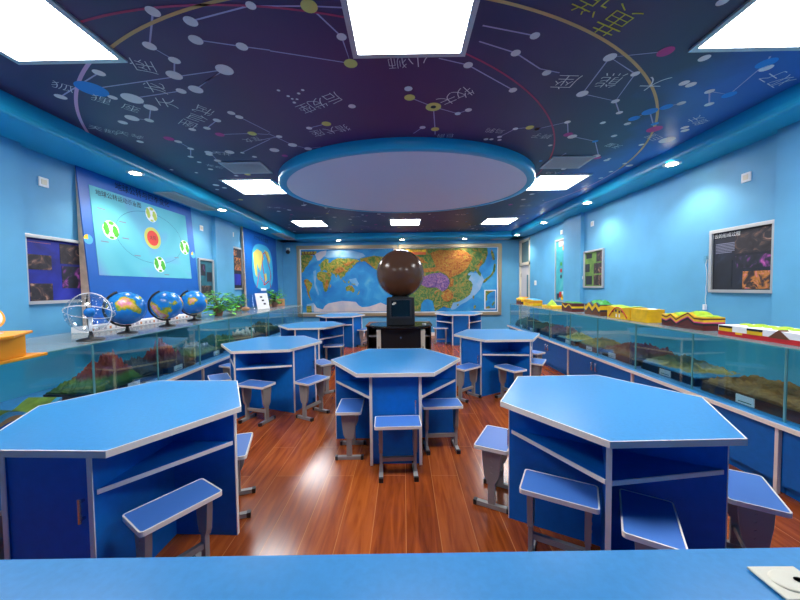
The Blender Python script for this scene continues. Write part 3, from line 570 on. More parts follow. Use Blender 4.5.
# east wall
def ex4(t, w, h):
    MB().text('星云的形成过程', .046, (-w*.56, h*.86), .0130).build('title_text', M['text_white'], t)
    stripes(t, w, h, .05, .42, .62, .80, 7, TEXTG)
poster('silver framed night-sky poster with pink and amber nebula photos and a small white title', on_east(XR - .001, 3.37, 1.69), .325, .335, NAVYP,
       [(.40, .99, .60, .97, NEB1), (.42, .97, .36, .56, NEB2), (.55, .97, .02, .30, NEB3), (.02, .36, .05, .50, NAVYP)], ex4)
poster('small framed green poster with five dark photos, past the yellow zigzag strata model', on_east(XR - .001, 5.94, 1.735), .305, .335, GREENP,
       [(.08, .40, .82, .96, NAVYP), (.66, .98, .70, .98, NEB1), (.02, .28, .42, .66, NAVYP), (.52, .98, .36, .66, NEB1), (.06, .42, .04, .30, NAVYP), (.52, .98, .02, .32, NEB1)])
def ex6(t, w, h):
    for y, c in ((.22, 'green'), (.0, 'red'), (-.2, 'navy')):
        MB().disc((w*.15, h*y, .0128), .045, 20).build('symbol', M[c], t)
    for x, y, c in ((-.5, -.86, 'navy'), (0, -.8, 'red'), (.4, -.88, 'yellow'), (.6, -.78, 'white'), (.7, .75, 'orange')):
        MB().box(w*x - .05, w*x + .05, h*y - .06, h*y + .06, .009, .0125).build('symbol', M[c], t)
poster('tall narrow framed sea-green poster between the wall column and the cream door', on_east(XR - .001, 7.18, 1.765), .235, .675, TEALP, [(.3, 1, .9, 1, ICE)], ex6)

# planet orbit board, leaning out a little at its foot
lean = rad(4.0)
bt = thing('orbit_board', 'large royal blue board with a pale earth-orbit diagram around a red sun', 'display board', group=None,
           mtx=on_west(XL + .135, 4.565, 1.035) @ Matrix.Rotation(-lean, 4, 'X'))
BW, BH = .965, 1.775
MB().box(-BW, BW, 0, BH, 0, .012).build('panel', M['board'], bt)
sd = MB(); sd.prism([(0, 0), (-.118, 0), (0, BH)], -.02, 0)
o = sd.build('side_wedge', M['wood'], bt); o.matrix_local = Matrix(((0, 0, -1, -BW - .0), (0, 1, 0, 0), (1, 0, 0, 0), (0, 0, 0, 1)))
LIGHTP = ramp_mat('pale_aqua_print', [(.30, (70, 172, 196)), (.5, (96, 190, 208)), (.62, (110, 160, 214)), (.74, (176, 176, 220))], 1.1, bump=0, detail=2)
px0, px1, py0, py1 = -.84, .80, .585, 1.60
MB().box(px0, px1, py0, py1, .010, .016).build('poster', LIGHTP, bt)
cx, cy = .04, 1.13
orb = MB(); orb.ribbon([(cx + .60 * math.cos(2*PI*i/72), cy + .35 * math.sin(2*PI*i/72)) for i in range(72)], .0045, .0168, closed=True); orb.build('orbit_line', mat('orbit_ink', (40, 100, 140), .6), bt)
s = MB(); s.disc((cx, cy, .0172), .15, 36, 0).disc((cx, cy, .0178), .105, 36, 1).build('sun', [mat('sun_halo', (206, 206, 100), .6), mat('sun_red', (228, 70, 60), .6)], bt)
MB().text('太阳', .06, (cx, cy), .0184).build('sun_text', M['maroon'], bt)
EG = mat('earth_green', (70, 176, 40), .6)
for k, (ex, ey, r, c) in enumerate(((cx - .66, cy + .0, .112, EG), (cx + .02, cy + .33, .105, mat('pale_earth_green', (190, 206, 90), .6)), (cx + .66, cy - .05, .112, EG), (cx + .08, cy - .36, .112, EG))):
    e = MB(); e.disc((ex, ey, .0172), r, 28, 0)
    for (dx, dy, sx, sy, a) in ((-.55, .1, .35, .75, 10), (.55, -.1, .38, .7, -15), (.1, .75, .35, .2, 0), (.0, -.8, .3, .14, 0)):
        e.poly([(ex + r*(dx + sx*math.cos(2*PI*i/14 + .2)*(1 + .2*math.sin(3*i))*.95), ey + r*(dy*.9 + sy*math.sin(2*PI*i/14)*.9)) for i in range(14)] if abs(dx) > .2 else
               [(ex + r*(dx + sx*math.cos(2*PI*i/14)), ey + r*(dy + sy*math.sin(2*PI*i/14))) for i in range(14)], .0178, 1)
    e.build('earth', [M['white'], c], bt)
MB().text('地球公转运动示意图', .074, (px0 + .40, 1.535), .0168, thin=.008).build('caption_text', M['text_dark'], bt)
MB().text('地球公转与四季变化', .105, (-.02, 1.69), .0126, thin=.008).build('title_text', M['text_dark'], bt)
st = MB()
for k, (x, y) in enumerate(((px0 + .12, 1.36), (px0 + .40, 1.26), (px0 + .12, .98), (px0 + .42, 1.06), (cx - .3, .86), (cx + .2, .63), (cx + .45, .9))):
    st.box(x - .05, x + .05, y - .006, y + .006, .0163, .0169)
st.build('small_print', TEXTG, bt)
for x, y in ((-.92, .98), (.905, .98)):
    d = MB().disc((x, y, .0128), .055, 24, 0); d.poly([(x, y)] + [(x + .054*math.cos(rad(a)), y + .054*math.sin(rad(a))) for a in range(90, 181, 15)], .0134, 1)
    d.build('round_sticker', [M['skyblue'], M['yellow']], bt)
# tectonic plate board
t = thing('tectonic_board', 'tall royal blue board with an oval plate map of red and pink boundaries', 'display board', mtx=on_west(XL + .085, 8.2, 1.035) @ Matrix.Rotation(-rad(1.5), 4, 'X'))
MB().box(-.93, .93, 0, 1.77, 0, .012).build('panel', M['board'], t)
MB().box(-.95, -.93, 0, 1.77, -.03, .012).build('edge_strip', M['wood'], t)
ocx, ocy = .02, .94; ell = lambda a, b, n=40: [(ocx + a*math.copysign(abs(math.cos(2*PI*i/n))**.7, math.cos(2*PI*i/n)), ocy + b*math.copysign(abs(math.sin(2*PI*i/n))**.7, math.sin(2*PI*i/n))) for i in range(n)]
MB().poly(ell(.60, .56), .0126).build('oval_map', mat('plate_map_sea', (60, 176, 220), .6), t)
lnd = MB()
for poly in ([(-.52,.30),(-.30,.42),(-.05,.38),(.05,.22),(-.10,.05),(-.16,-.12),(-.28,-.02),(-.34,.10),(-.36,-.26),(-.46,-.20),(-.50,.05)], [(.12,.44),(.34,.40),(.46,.24),(.40,.10),(.30,.22),(.18,.30)], [(.02,-.18),(.16,-.14),(.20,-.30),(.08,-.36)]):
    lnd.poly([(ocx + a, ocy + b) for a, b in poly], .0132)
lnd.build('landmass', mat('plate_map_land', (222, 212, 110), .6), t)
MB().ribbon([(ocx + a, ocy + b) for a, b in ((-.02,-.45),(.06,-.30),(.0,-.10),(-.06,.10),(.04,.34),(.16,.38),(.26,.28),(.34,.06),(.40,-.02),(.44,-.2),(.36,-.36),(.40,-.5))], .035, .0140).ribbon([(ocx + a, ocy + b) for a, b in ((.0,-.44),(.14,-.40),(.30,-.34))], .03, .0140).build('plate_boundary', M['red'], t)
MB().ribbon([(ocx + a, ocy + b) for a, b in ((-.42,-.50),(-.34,-.34),(-.24,-.12),(-.18,-.26),(-.08,-.32),(.0,-.40))], .03, .0140).build('ridge_line', M['pink'], t)
MB().box(ocx - .2, ocx + .12, .36, .42, .0130, .0140).build('caption_plate', M['white'], t)
MB().text('六大板块示意图', .12, (0, 1.62), .0128).build('title_text', M['text_dark'], t)

def switch(label, mtx, s=.045):
    t = thing('wall_switch', label, 'switch', mtx=mtx); t['group'] = 'white wall plates'
    MB().box(-s, s, -s, s, 0, .012).build('plate', M['white'], t, bevel=.003)
    MB().box(-s*.55, s*.55, -s*.55, s*.55, .011, .016).build('rocker', M['cream'], t)
switch('white wall plate high above the deep blue space poster', on_west(XL + .001, 3.28, 2.52))
switch('white wall plate above the narrow teal poster', on_west(XL + .001, 5.84, 2.52))
switch('white wall plate above the dark poster with the orange picture', on_west(XL + .001, 6.9, 2.58))
switch('white wall plate high above the night-sky nebula poster', on_east(XR - .001, 3.34, 2.49))
switch('white wall plate above the small green poster', on_east(XR - .001, 6.0, 2.54))
switch('white wall plate above the tall sea-green poster', on_east(XR - .001, 7.15, 2.58))
switch('white light switch at hand height beside the cream door', on_east(XR - .001, 8.55, 1.52), .06)
def cord(label, y, z0, z1):
    t = thing('hanging_cord', label, 'cord', mtx=on_east(XR - .003, y, 0))
    rr = random.Random(int(y*10)); pts = [(rr.uniform(-.012, .012), z1 - (z1 - z0) * k / 8, .008) for k in range(9)]
    MB().tube(pts, .004, 6).build('cable', M['white'], t)
    MB().box(-.014, .014, z0 - .06, z0, .001, .03).build('plug', M['white'], t, bevel=.004)
    MB().box(-.02, .02, z1 - .04, z1 + .04, .001, .025).build('clip', M['acrylic'], t)
cord('white cord with a plug hanging beside the night-sky nebula poster', 3.74, 1.22, 1.72)
cord('short white cord hanging by the edge of the small green poster', 6.262, 1.62, 1.95)
# security camera in the far corner
t = thing('mounted_camera', 'small dark dome camera on the wall near the world map', 'camera', mtx=on_back(-3.38, YB - .001, 2.56))
MB().box(-.05, .05, -.02, .07, 0, .07).build('bracket', M['white'], t, bevel=.008)
MB().sphere((0, -.05, .06), .06, 20, 14).build('dome', M['black'], t)
# door in the right wall
d = structure(MB().box(XR + .03, XR + .07, DY0 + .06, DY1 - .06, .005, 2.02).build('door_1', M['door']))
MB().box(XR + .024, XR + .031, DY0 + .20, DY0 + .30, .95, 1.75).build('vision_pane', M['doorglass'], d)
MB().tube([(XR + .03, DY0 + .13, 1.0), (XR - .015, DY0 + .13, 1.0), (XR - .015, DY0 + .25, 1.0)], .01, 8).build('door_handle', M['chrome'], d)
hg = [MB().box(XR + .02, XR + .032, DY1 - .075, DY1 - .055, z, z + .1).build('hinge', M['steel'], d) for z in (.3, 1.0, 1.7)]
fr = MB().box(XR - .012, XR + .1, DY0, DY0 + .06, 0, DZ).box(XR - .012, XR + .1, DY1 - .06, DY1, 0, DZ).box(XR - .012, XR + .1, DY0, DY1, DZ - .06, DZ).box(XR - .012, XR + .1, DY0, DY1, 2.02, 2.10)
fr = structure(fr.build('trim_6', M['cream']))
structure(MB().box(XR + .045, XR + .06, DY0 + .06, DY1 - .06, 2.10, DZ - .06).build('window_1', M['doorglass']))

# ------------------------------------------------------------------ hexagonal work desks
R_ = .617; ZT = .764
hexp = lambda r: [(r * math.cos(rad(60 * k)), r * math.sin(rad(60 * k))) for k in range(6)]
def make_desk():
    t = thing('hexagonal_desk', '', 'desk')
    tp = MB().prism(hexp(R_ - .006), ZT - .026, ZT).build('tabletop', M['lam'], t)
    e = MB(); a = hexp(R_); b = hexp(R_ - .007)
    for k in range(6):
        j = (k + 1) % 6; e.prism([a[k], a[j], b[j], b[k]], ZT - .030, ZT + .0008)
    e.build('edge_band', M['edge'], tp)
    c = MB()
    for sx in (-1, 1): c.box(*(sorted((sx * .19, sx * .21))), -.500, .500, 0, ZT - .028)
    c.box(-.19, .19, -.01, .01, .06, ZT - .028).box(-.19, .19, -.47, .47, .06, .08)
    c.box(-.19, .19, -.475, -.46, 0, .06).box(-.19, .19, .46, .475, 0, .06)
    cb = c.build('cabinet_body', M['body'], t)
    for sx in (-1, 1):
        for sy in (-1, 1): MB().box(sx * .2 - .0115, sx * .2 + .0115, *(sorted((sy * .4995, sy * .504))), 0, ZT - .028).build('edge_trim', M['trim'], cb)
    for sy in (-1, 1):
        y0, y1 = sorted((sy * .478, sy * .494))
        d = MB().box(-.187, .187, y0, y1, .065, ZT - .032).build('door', M['body'], t)
        h = MB(); hx = .160 * (-sy); ys = sy * .494; yo = sy * .512
        h.box(hx - .005, hx + .005, *(sorted((ys, yo))), .44, .45).box(hx - .005, hx + .005, *(sorted((ys, yo))), .52, .53).box(hx - .005, hx + .005, *(sorted((yo, sy * .520))), .43, .54)
        h.build('handle', M['chrome'], d)
    for sx in (-1, 1):
        p = MB().box(*(sorted((sx * .21, sx * .575))), -.01, .01, 0, ZT - .028).build('divider_panel', M['body'], t)
        MB().box(*(sorted((sx * .5745, sx * .579))), -.0115, .0115, 0, ZT - .028).build('edge_trim', M['trim'], p)
        for sy in (-1, 1):
            s = MB().prism([(sx * .211, sy * .478), (sx * .211, sy * .011), (sx * .555, sy * .011)], .545, .563).build('shelf', M['body'], t)
            MB().bar((sx * .213, sy * .485), (sx * .566, sy * .012), .006, .5435, .5645).build('edge_trim', M['trim'], s)
    return t
desk = make_desk(); used = False
desks = [(-1.57, 1.915, -1.5, 'blue hexagonal desk with a dark door toward the teacher desk, below the yellow stand'),
         (1.185, 1.98, 62, 'blue hexagonal desk beside the loess terrain case, two open niches facing the teacher desk'),
         (-.083, 3.15, 1, 'blue hexagonal desk alone in the middle aisle, before the brown sphere'),
         (-1.67, 4.17, 68, 'second blue hexagonal desk on the globe side, behind the one with the dark door'),
         (1.33, 4.76, -59, 'second blue hexagonal desk along the poster side of the room, with four stools around it'),
         (-1.72, 6.18, 5, 'third blue hexagonal desk along the globe side of the room, partly hidden by the second'),
         (-1.60, 8.35, 65, 'distant blue hexagonal desk under the world map'),
         (1.42, 8.62, -3, 'distant blue hexagonal desk under the relief map with the purple plateau')]
for x, y, a, lab in desks:
    place(desk, used, (x, y, 0), rad(a), lab, 'hexagonal desks'); used = True

# ------------------------------------------------------------------ stools
def make_stool():
    t = thing('stool', '', 'stool')
    L2, D2, z = .178, .108, .415
    s = MB().box(-L2 + .006, L2 - .006, -D2 + .006, D2 - .006, z - .018, z).build('seat', M['seat'], t)
    def rrect(a, b, r):
        pts = []
        for cx_, cy_, a0 in ((a - r, b - r, 0), (-a + r, b - r, 90), (-a + r, -b + r, 180), (a - r, -b + r, 270)):
            for k in range(5): pts.append((cx_ + r * math.cos(rad(a0 + 22.5 * k)), cy_ + r * math.sin(rad(a0 + 22.5 * k))))
        return pts
    o_, i_ = rrect(L2, D2, .018), rrect(L2 - .007, D2 - .007, .012); e = MB(); n = len(o_)
    for k in range(n):
        j = (k + 1) % n; e.prism([o_[k], o_[j], i_[j], i_[k]], z - .021, z + .0012)
    e.build('edge_band', M['edge'], s)
    for sx in (-1, 1):
        x0, x1 = sorted((sx * .118, sx * .146))
        b = MB(); P = [(-.062, z - .024), (.062, z - .024), (.058, z - .10), (.046, z - .20), (.030, z - .235), (-.030, z - .235), (-.046, z - .20), (-.058, z - .10)]
        v0 = [(x0, y, zz) for y, zz in P]; v1 = [(x1, y, zz) for y, zz in P]; n = len(P)
        b._add(v0 + v1, [list(range(n)), list(reversed(range(n, 2 * n)))] + [(i, n + i, n + (i + 1) % n, (i + 1) % n) for i in range(n)])
        b.box(sx * .132 - .011, sx * .132 + .011, -.022, .022, .028, .22)
        for zz in (z - .06, z - .10, z - .14, z - .18):
            xs = x1 if sx > 0 else x0; b.tube([(xs - sx * .002, 0, zz), (xs + sx * .004, 0, zz)], .007, 8)
        lg_ = b.build('leg', M['steel'], t)
        MB().box(sx * .132 - .015, sx * .132 + .015, -.098, .098, .003, .030).build('foot_bar', M['steel'], lg_)
        for sy in (-1, 1):
            y0, y1 = sorted((sy * .096, sy * .118)); MB().box(sx * .132 - .0165, sx * .132 + .0165, y0, y1, 0, .033).build('end_cap', M['black'], lg_)
    MB().box(-.121, .121, -.012, .012, .105, .135).build('stretcher', M['steel'], t)
    return t
stool = make_stool(); used = False
stools = [(-.055, 2.465, 3, 'blue-topped stool before the closed front door of the middle aisle desk'),
 (-.465, 2.81, 92, 'stool at the middle aisle desk, on its globe side, end-on with its slotted bracket showing'),
 (.315, 2.86, 4, 'stool at the middle aisle desk, on the side toward the loess terrain'),
 (-1.095, 1.525, 57, 'stool standing in the open niche of the desk with the dark door'),
 (-1.115, 2.09, 108, 'stool half hidden behind the aisle end of the desk with the dark door'),
 (-2.03, 1.56, -57, 'stool mostly hidden behind the handle-less edge of the desk with the dark door'),
 (.765, 1.63, -28, 'stool in the niche nearest the aisle of the desk by the loess terrain'),
 (1.06, 1.42, 59, 'stool half shaded under the shelf of the desk near the loess terrain, toward the cabinets'),
 (1.69, 1.63, 59, 'stool between the loess terrain cabinet and the nearest hexagonal desk'),
 (.608, 2.185, 62, 'end-on stool in the aisle at the back corner of the desk near the loess terrain'),
 (-1.58, 3.48, -18, 'stool before the open front niche of the second globe-side desk'),
 (-1.02, 3.63, 62, 'stool at the closed door of the second globe-side desk, toward the aisle'),
 (-2.12, 3.74, -55, 'stool peeking out between the second globe-side desk and the wall cabinets'),
 (-2.29, 4.43, 68, 'stool at the back wall-side door of the second globe-side desk'),
 (-1.12, 4.48, 130, 'stool at the back of the second globe-side desk, only its end showing in the aisle'),
 (.79, 4.17, 40, 'stool at the closed aisle-side face of the second poster-side desk'),
 (1.31, 4.09, 118, 'stool before the shelf niche of the second poster-side desk'),
 (1.77, 4.44, 60, 'nearer of two stools between the second poster-side desk and the blue cabinets'),
 (1.96, 5.10, 31 + 90, 'farther of two stools between the second poster-side desk and the blue cabinets'),
 (-1.24, 5.80, 5, 'stool at the aisle niche of the third globe-side desk'),
 (.90, 8.15, 0, 'distant stool at the aisle side of the desk under the purple plateau map'),
 (-.96, 7.98, 65, 'distant stool at the aisle side of the desk under the world map')]
for x, y, a, lab in stools:
    place(stool, used, (x * 1.025, y * 1.025, 0), rad(a), lab, 'stools around the hexagonal desks'); used = True

# ------------------------------------------------------------------ teacher desk with power outlet
t = thing('teacher_desk', 'long plain blue desk top running across the very front of the room', 'desk', (0, .817, 0), rad(1.0))
zt = .774
tp = MB().box(-1.9, 1.9, -.62, -.004, zt - .03, zt).build('tabletop', M['lam'], t)
MB().box(-1.9, 1.9, -.004, 0, zt - .03, zt).build('edge_band', M['lam'], tp)
MB().box(-1.86, 1.86, -.06, -.04, 0.0, zt - .03).build('front_panel', M['body'], t)
for sx in (-1, 1): MB().box(sx * 1.86 - .012, sx * 1.86 + .012, -.6, -.04, 0, zt - .03).build('side_panel', M['body'], t)
t = thing('desk_outlet', 'cream cable outlet plate with an oval lid set in the front blue desk', 'outlet', (.858, .726, zt + .004), rad(.45))
MB().box(-.055, .055, -.042, .042, 0, .005).build('plate', M['cream'], t, bevel=.002)
MB().lathe([(.0001, .0085), (.030, .0085), (.0335, .0070), (.034, .004)], 32).build('lid', M['cream'], t).scale = (1.15, .9, 1)
MB().lathe([(.0001, .0), (.010, 0)], 20, (.018, 0, .0098)).build('cable_slot', M['black'], t).scale = (1, .75, 1)

# ------------------------------------------------------------------ projection sphere, kiosk and its stand
KX, KY = -.055, 5.78
t = thing('kiosk_table', 'black round-fronted table carrying the screen kiosk and brown sphere', 'table', (KX, KY, 0))
prof = [(.545 * math.cos(rad(a)), .44 * math.sin(rad(a))) for a in range(180, 361, 9)] + [(.545, .16), (.42, .36), (-.42, .36), (-.545, .16)]
MB().prism(prof, .765, .805, 0, False).build('tabletop', M['blackgloss'], t, bevel=.012)
MB().box(-.38, .38, -.22, .28, .0, .765).build('pedestal', M['black'], t, bevel=.01)
MB().tube([(.0, -.235, .60), (.0, -.215, .60)], .014, 14).build('lock', M['chrome'], t)
for sx in (-1, 1):
    g = MB().box(sx * .37 - .035, sx * .37 + .035, -.27, -.19, 0, .74).build('side_post', M['cream'], t, bevel=.006)
    MB().box(sx * .37 - .012, sx * .37 + .012, -.276, -.268, .04, .46).build('gold_strip', M['gold'], g)
t = thing('low_cabinet', 'dark open low cabinet with brown top rim behind the kiosk table', 'cabinet', (KX - .04, KY + .68, 0))
lc = MB().box(-.60, -.57, -.3, .3, 0, .72).box(.57, .60, -.3, .3, 0, .72).box(-.57, .57, .27, .3, 0, .72).box(-.57, .57, -.3, .27, .0, .04)
lc.build('carcass', M['black'], t)
MB().box(-.57, .57, -.29, .27, .52, .545).build('shelf', M['steel'], t)
MB().box(-.62, .62, -.32, .32, .72, .745).build('top', M['brown'], t)
t = thing('screen_kiosk', 'black kiosk box with a dark touch screen under the brown sphere', 'kiosk', (KX, KY - .02, .806))
k = MB(); P0 = [(-.24, -.225), (.24, -.225), (.24, .225), (-.24, .225)]; P1 = [(-.232, -.19), (.232, -.19), (.232, .2), (-.232, .2)]
def frust(mb, P0, z0, P1, z1):
    mb._add([(x, y, z0) for x, y in P0] + [(x, y, z1) for x, y in P1], [(0, 3, 2, 1), (4, 5, 6, 7), (0, 1, 5, 4), (1, 2, 6, 5), (2, 3, 7, 6), (3, 0, 4, 7)])
frust(k, P0, 0, P1, .466); k.build('body', M['black'], t, bevel=.012)
sc_ = MB(); sc_.box(-.155, .155, -.004, .012, -.135, .135).build('screen', M['screen'], t); scr = t.children[-1]
for c in t.children:
    if c.name.startswith('screen'): c.location = (0, -.212, .285); c.rotation_euler = (rad(-3.9), 0, 0); scr = c
bz = MB()
for a in ((-.185, .185, -.165, -.135), (-.185, .185, .135, .16), (-.185, -.155, -.135, .135), (.155, .185, -.135, .135)): bz.box(a[0], a[1], -.012, .01, a[2], a[3])
bz.build('bezel', mat('charcoal_bezel', (44, 46, 52), .3), scr)
MB().box(-.14, -.10, -.008, -.004, .06, .085).box(-.118, -.075, -.008, -.004, .078, .105).build('lamp_reflection', M['cream'], scr)  # cream patches painted for the ceiling lamps reflected in the screen
t = thing('globe_sphere', 'large glossy dark brown sphere standing on the screen kiosk', 'sphere', (KX, KY, 1.272))
MB().lathe([(.15, 0), (.15, .02), (.12, .035)], 32).build('collar', M['black'], t)
sp = MB().sphere((0, 0, .415), .408, 64, 40).build('shell', M['sphere'], t)
MB().tube([(.409 * math.cos(2*PI*i/64), 0, .415 + .409 * math.sin(2*PI*i/64)) for i in range(64)], .0016, 5, closed=True).build('seam', M['brown'], sp)
t = thing('remote_puck', 'small white disc lying on the black kiosk table', 'remote', (KX + .40, KY - .10, .8055))
MB().lathe([(.0001, 0), (.035, 0), (.035, .012), (.03, .016), (.0001, .016)], 24).build('body', M['white'], t)
# ------------------------------------------------------------------ wall cabinets, counters and glass cases
ZCT = .50; ZG = 1.014
def cabinet_run(side):
    east = side == 'east'
    sg = 1 if east else -1
    xf = 2.56 if east else -2.53       # door face
    xb = 3.30 if east else -3.47
    bounds = [.80 + 1.46 * k for k in range(6)] if east else [1.26 + 1.42 * k for k in range(6)]
    names_e = ['beneath the loess terrain, nearest the teacher desk', 'beneath the green coast and red-brown hill terrains', 'beneath the island and volcano terrains', 'beneath the dark forest terrains', 'at the far end by the cream door']
    names_w = ['nearest the teacher desk, beneath the folded strata model', 'beneath the red volcano with lava', 'beneath the snowy peaks', 'beneath the white pinnacles', 'at the far end by the world map']
    nm = names_e if east else names_w
    protoC = None; protoG = None
    for k in range(5):
        y0, y1 = bounds[k], bounds[k + 1]; W = y1 - y0; yc = (y0 + y1) / 2
        lab = 'low blue cabinet with two doors ' + nm[k]
        if protoC is None:
            protoC = thing('wall_cabinet', lab, 'cabinet')
            # local: x along the run, -y toward the room
            dpt = abs(xb - xf)
            c = MB().box(-W/2 + .003, W/2 - .003, .02, dpt, .06, ZCT - .032).box(-W/2 + .003, W/2 - .003, .05, dpt, 0, .06).build('carcass', M['body'], protoC)
            for sx in ((1,) if east else (-1,)): MB().box(*sorted((sx * (W/2 - .003), sx * (W/2 - .026))), -.004, .021, 0, ZCT - .032).build('edge_trim', M['trim'], c)
            for sx in (-1, 1):
                x0, x1 = sorted((sx * .0025, sx * (W/2 - .03)))
                d = MB().box(x0, x1, 0, .018, .085, ZCT - .04).build('door', M['body'], protoC)
                h = MB(); hx = sx * .045
                h.tube([(hx, 0, .30), (hx, -.024, .30), (hx, -.024, .40), (hx, 0, .40)], .009, 8); h.build('handle', M['chrome'], d)
            protoG = thing('glass_case', '', 'display case')
            gx = .025  # front glass set back from the doors
            for sx in (-1, 1):
                p = MB(); x0, x1 = sorted((sx * .002, sx * (W/2 - .002))); p.box(x0, x1, gx, gx + .006, 0, ZG - ZCT - .008); p = p.build('front_pane', M['glass'], protoG)
                MB().box(sx * (W/2 - .004) - .0025, sx * (W/2 - .004) + .0025, gx - .001, gx + .009, 0, ZG - ZCT - .008).build('edge_seal', M['seal'], p)
            MB().box(-.0035, .0035, gx - .001, gx + .009, 0, ZG - ZCT - .008).build('joint_seal', M['seal'], protoG)
            MB().box(-W/2 + .002, W/2 - .002, dpt - .02, dpt, 0, ZG - ZCT - .008).build('back_panel', M['teal'], protoG)
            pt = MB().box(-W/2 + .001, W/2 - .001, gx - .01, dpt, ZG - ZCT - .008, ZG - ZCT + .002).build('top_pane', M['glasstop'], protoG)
            MB().box(-W/2 + .001, W/2 - .001, gx - .013, gx - .010, ZG - ZCT - .008, ZG - ZCT + .002).build('edge_seal', M['seal'], pt)
            first = True
        oc = place(protoC, not first, (xf, yc, 0), -sg * PI / 2 if east else PI / 2, lab, 'low cabinets along the ' + side + ' wall')
        og = place(protoG, not first, (xf, yc, ZCT + .001), -sg * PI / 2 if east else PI / 2, 'clear glass case on the counter ' + nm[k].replace('beneath', 'around'), 'glass cases along the ' + side + ' wall')
        if k == 0: g0 = og
        first = False
    y0, y1 = bounds[0], bounds[-1]
    for oo in (g0, og):
        xx = (-W/2 + .002) if (oo is g0) != east else W/2 - .008
        MB().box(xx, xx + .006, gx + .01, dpt - .02, 0, ZG - ZCT - .008).build('side_pane', M['acrylic'], oo)
    t = thing('countertop', 'long blue counter with pale front edge, ' + ('below the night-sky and green posters' if east else 'below the globes and orbit board'), 'counter', (0, 0, 0))
    xe = xf - sg * .045
    c = MB().box(*sorted((xe + sg * .005, xb)), y0, y1, ZCT - .030, ZCT).build('slab', M['lam'], t)
    MB().box(*sorted((xe, xe + sg * .006)), y0, y1, ZCT - .032, ZCT + .001).build('edge_band', M['trim'], c)
cabinet_run('west'); cabinet_run('east')

# ------------------------------------------------------------------ terrain models inside the cases
from mathutils import noise as mnoise
def nz(x, y, s, seed, o=4): return mnoise.fractal(Vector((x * s + seed * 7.3, y * s - seed * 3.1, seed)), 1.0, 2.0, o)
def terrain(label, side, y0, y1, xfront, depth, hfun, m_land, plate=True, base_col='black', base_h=.07, plate_off=0.0, cat='terrain model', res=64, extra=None):
    L = y1 - y0
    sg = 1 if side == 'east' else -1
    t = thing('terrain_model', label, cat, (xfront * sg, (y0 + y1) / 2, ZCT + .002), -PI/2 if sg > 0 else PI/2, 'terrain models in the glass cases')
    MB().box(-L/2, L/2, 0, depth, 0, base_h).build('base', M[base_col], t, bevel=.004)
    nx, ny = res, max(10, int(res * depth / L)); v = []; f = []
    for j in range(ny + 1):
        for i in range(nx + 1):
            u, w = i / nx, j / ny
            edge = min(1, min(u, 1 - u, w, 1 - w) * 14)
            v.append((-L/2 + .012 + (L - .024) * u, .012 + (depth - .024) * w, base_h + .004 + max(0, hfun(u, w) * (.62 if side == 'east' else .80) * (1 + .55 * (abs(nz(u, w, 13, 31)) - .25)) + .012 * nz(u, w, 22, 17, 5)) * (.35 + .65 * edge)))
    for j in range(ny):
        for i in range(nx):
            a = j * (nx + 1) + i; f.append((a, a + 1, a + nx + 2, a + nx + 1))
    m = MB(); m._add(v, f, 0, True)
    rim = [i for i in range(nx + 1)] + [(j + 1) * (nx + 1) - 1 for j in range(1, ny + 1)] + [ny * (nx + 1) + i for i in range(nx - 1, -1, -1)] + [j * (nx + 1) for j in range(ny - 1, 0, -1)]
    vs = [v[k] for k in rim]; n = len(vs); m._add(vs + [(a, b, base_h - .001) for a, b, c in vs], [(n + i, n + (i + 1) % n, (i + 1) % n, i) for i in range(n)], 0)
    m.build('relief', m_land, t)
    if plate:
        p = MB().box(plate_off - .07, plate_off + .07, -.006, -.001, .008, base_h - .004).build('name_plate', M['plate'], t)
        MB().box(plate_off - .05, plate_off + .05, -.0068, -.006, .022, .030).build('caption_line', mat('plate_ink', (60, 120, 110), .6), p)
    if extra: extra(t, L, depth, base_h)
    return t
def cone(u, w, cu, cw, ru, rw, h, p=1.2):
    d = math.sqrt(((u - cu) / ru) ** 2 + ((w - cw) / rw) ** 2); return h * max(0, 1 - d) ** p
VOLC = ramp_mat('red_volcano', [(.10, (30, 66, 22)), (.30, (72, 116, 36)), (.38, (110, 48, 30)), (.55, (172, 70, 40)), (.8, (190, 84, 56)), (.95, (226, 200, 190))], 9, mixz=.78, bump=.6)
LAVA = ramp_mat('lava_volcano', [(.10, (60, 44, 34)), (.28, (96, 76, 50)), (.42, (120, 46, 34)), (.6, (206, 90, 40)), (.85, (214, 80, 60))], 9, mixz=.72, bump=.6)
GREY = ramp_mat('dark_rock', [(.10, (28, 40, 40)), (.4, (54, 66, 70)), (.7, (86, 92, 98)), (.95, (170, 140, 140))], 9, mixz=.6, bump=.6)
SNOW = ramp_mat('snow_range', [(.10, (60, 90, 40)), (.3, (110, 130, 70)), (.48, (80, 110, 100)), (.62, (190, 206, 220)), (.9, (236, 240, 246))], 10, mixz=.62, bump=.6)
GREENH = ramp_mat('green_hills', [(.15, (26, 70, 40)), (.4, (50, 110, 60)), (.6, (96, 140, 80)), (.85, (170, 190, 160))], 10, mixz=.5, bump=.7)
KARST = ramp_mat('white_karst', [(.12, (74, 60, 36)), (.3, (110, 90, 50)), (.42, (150, 160, 150)), (.6, (220, 226, 226)), (.9, (244, 244, 244))], 10, mixz=.8, bump=.5)
DARKG = ramp_mat('dark_forest', [(.2, (24, 46, 34)), (.45, (44, 76, 48)), (.65, (80, 96, 56)), (.85, (120, 110, 80))], 12, mixz=.4, bump=.8)
LOESS = ramp_mat('loess_brown', [(.2, (70, 50, 28)), (.45, (128, 98, 54)), (.65, (164, 128, 72)), (.85, (190, 156, 96))], 16, mixz=.35, bump=.9)
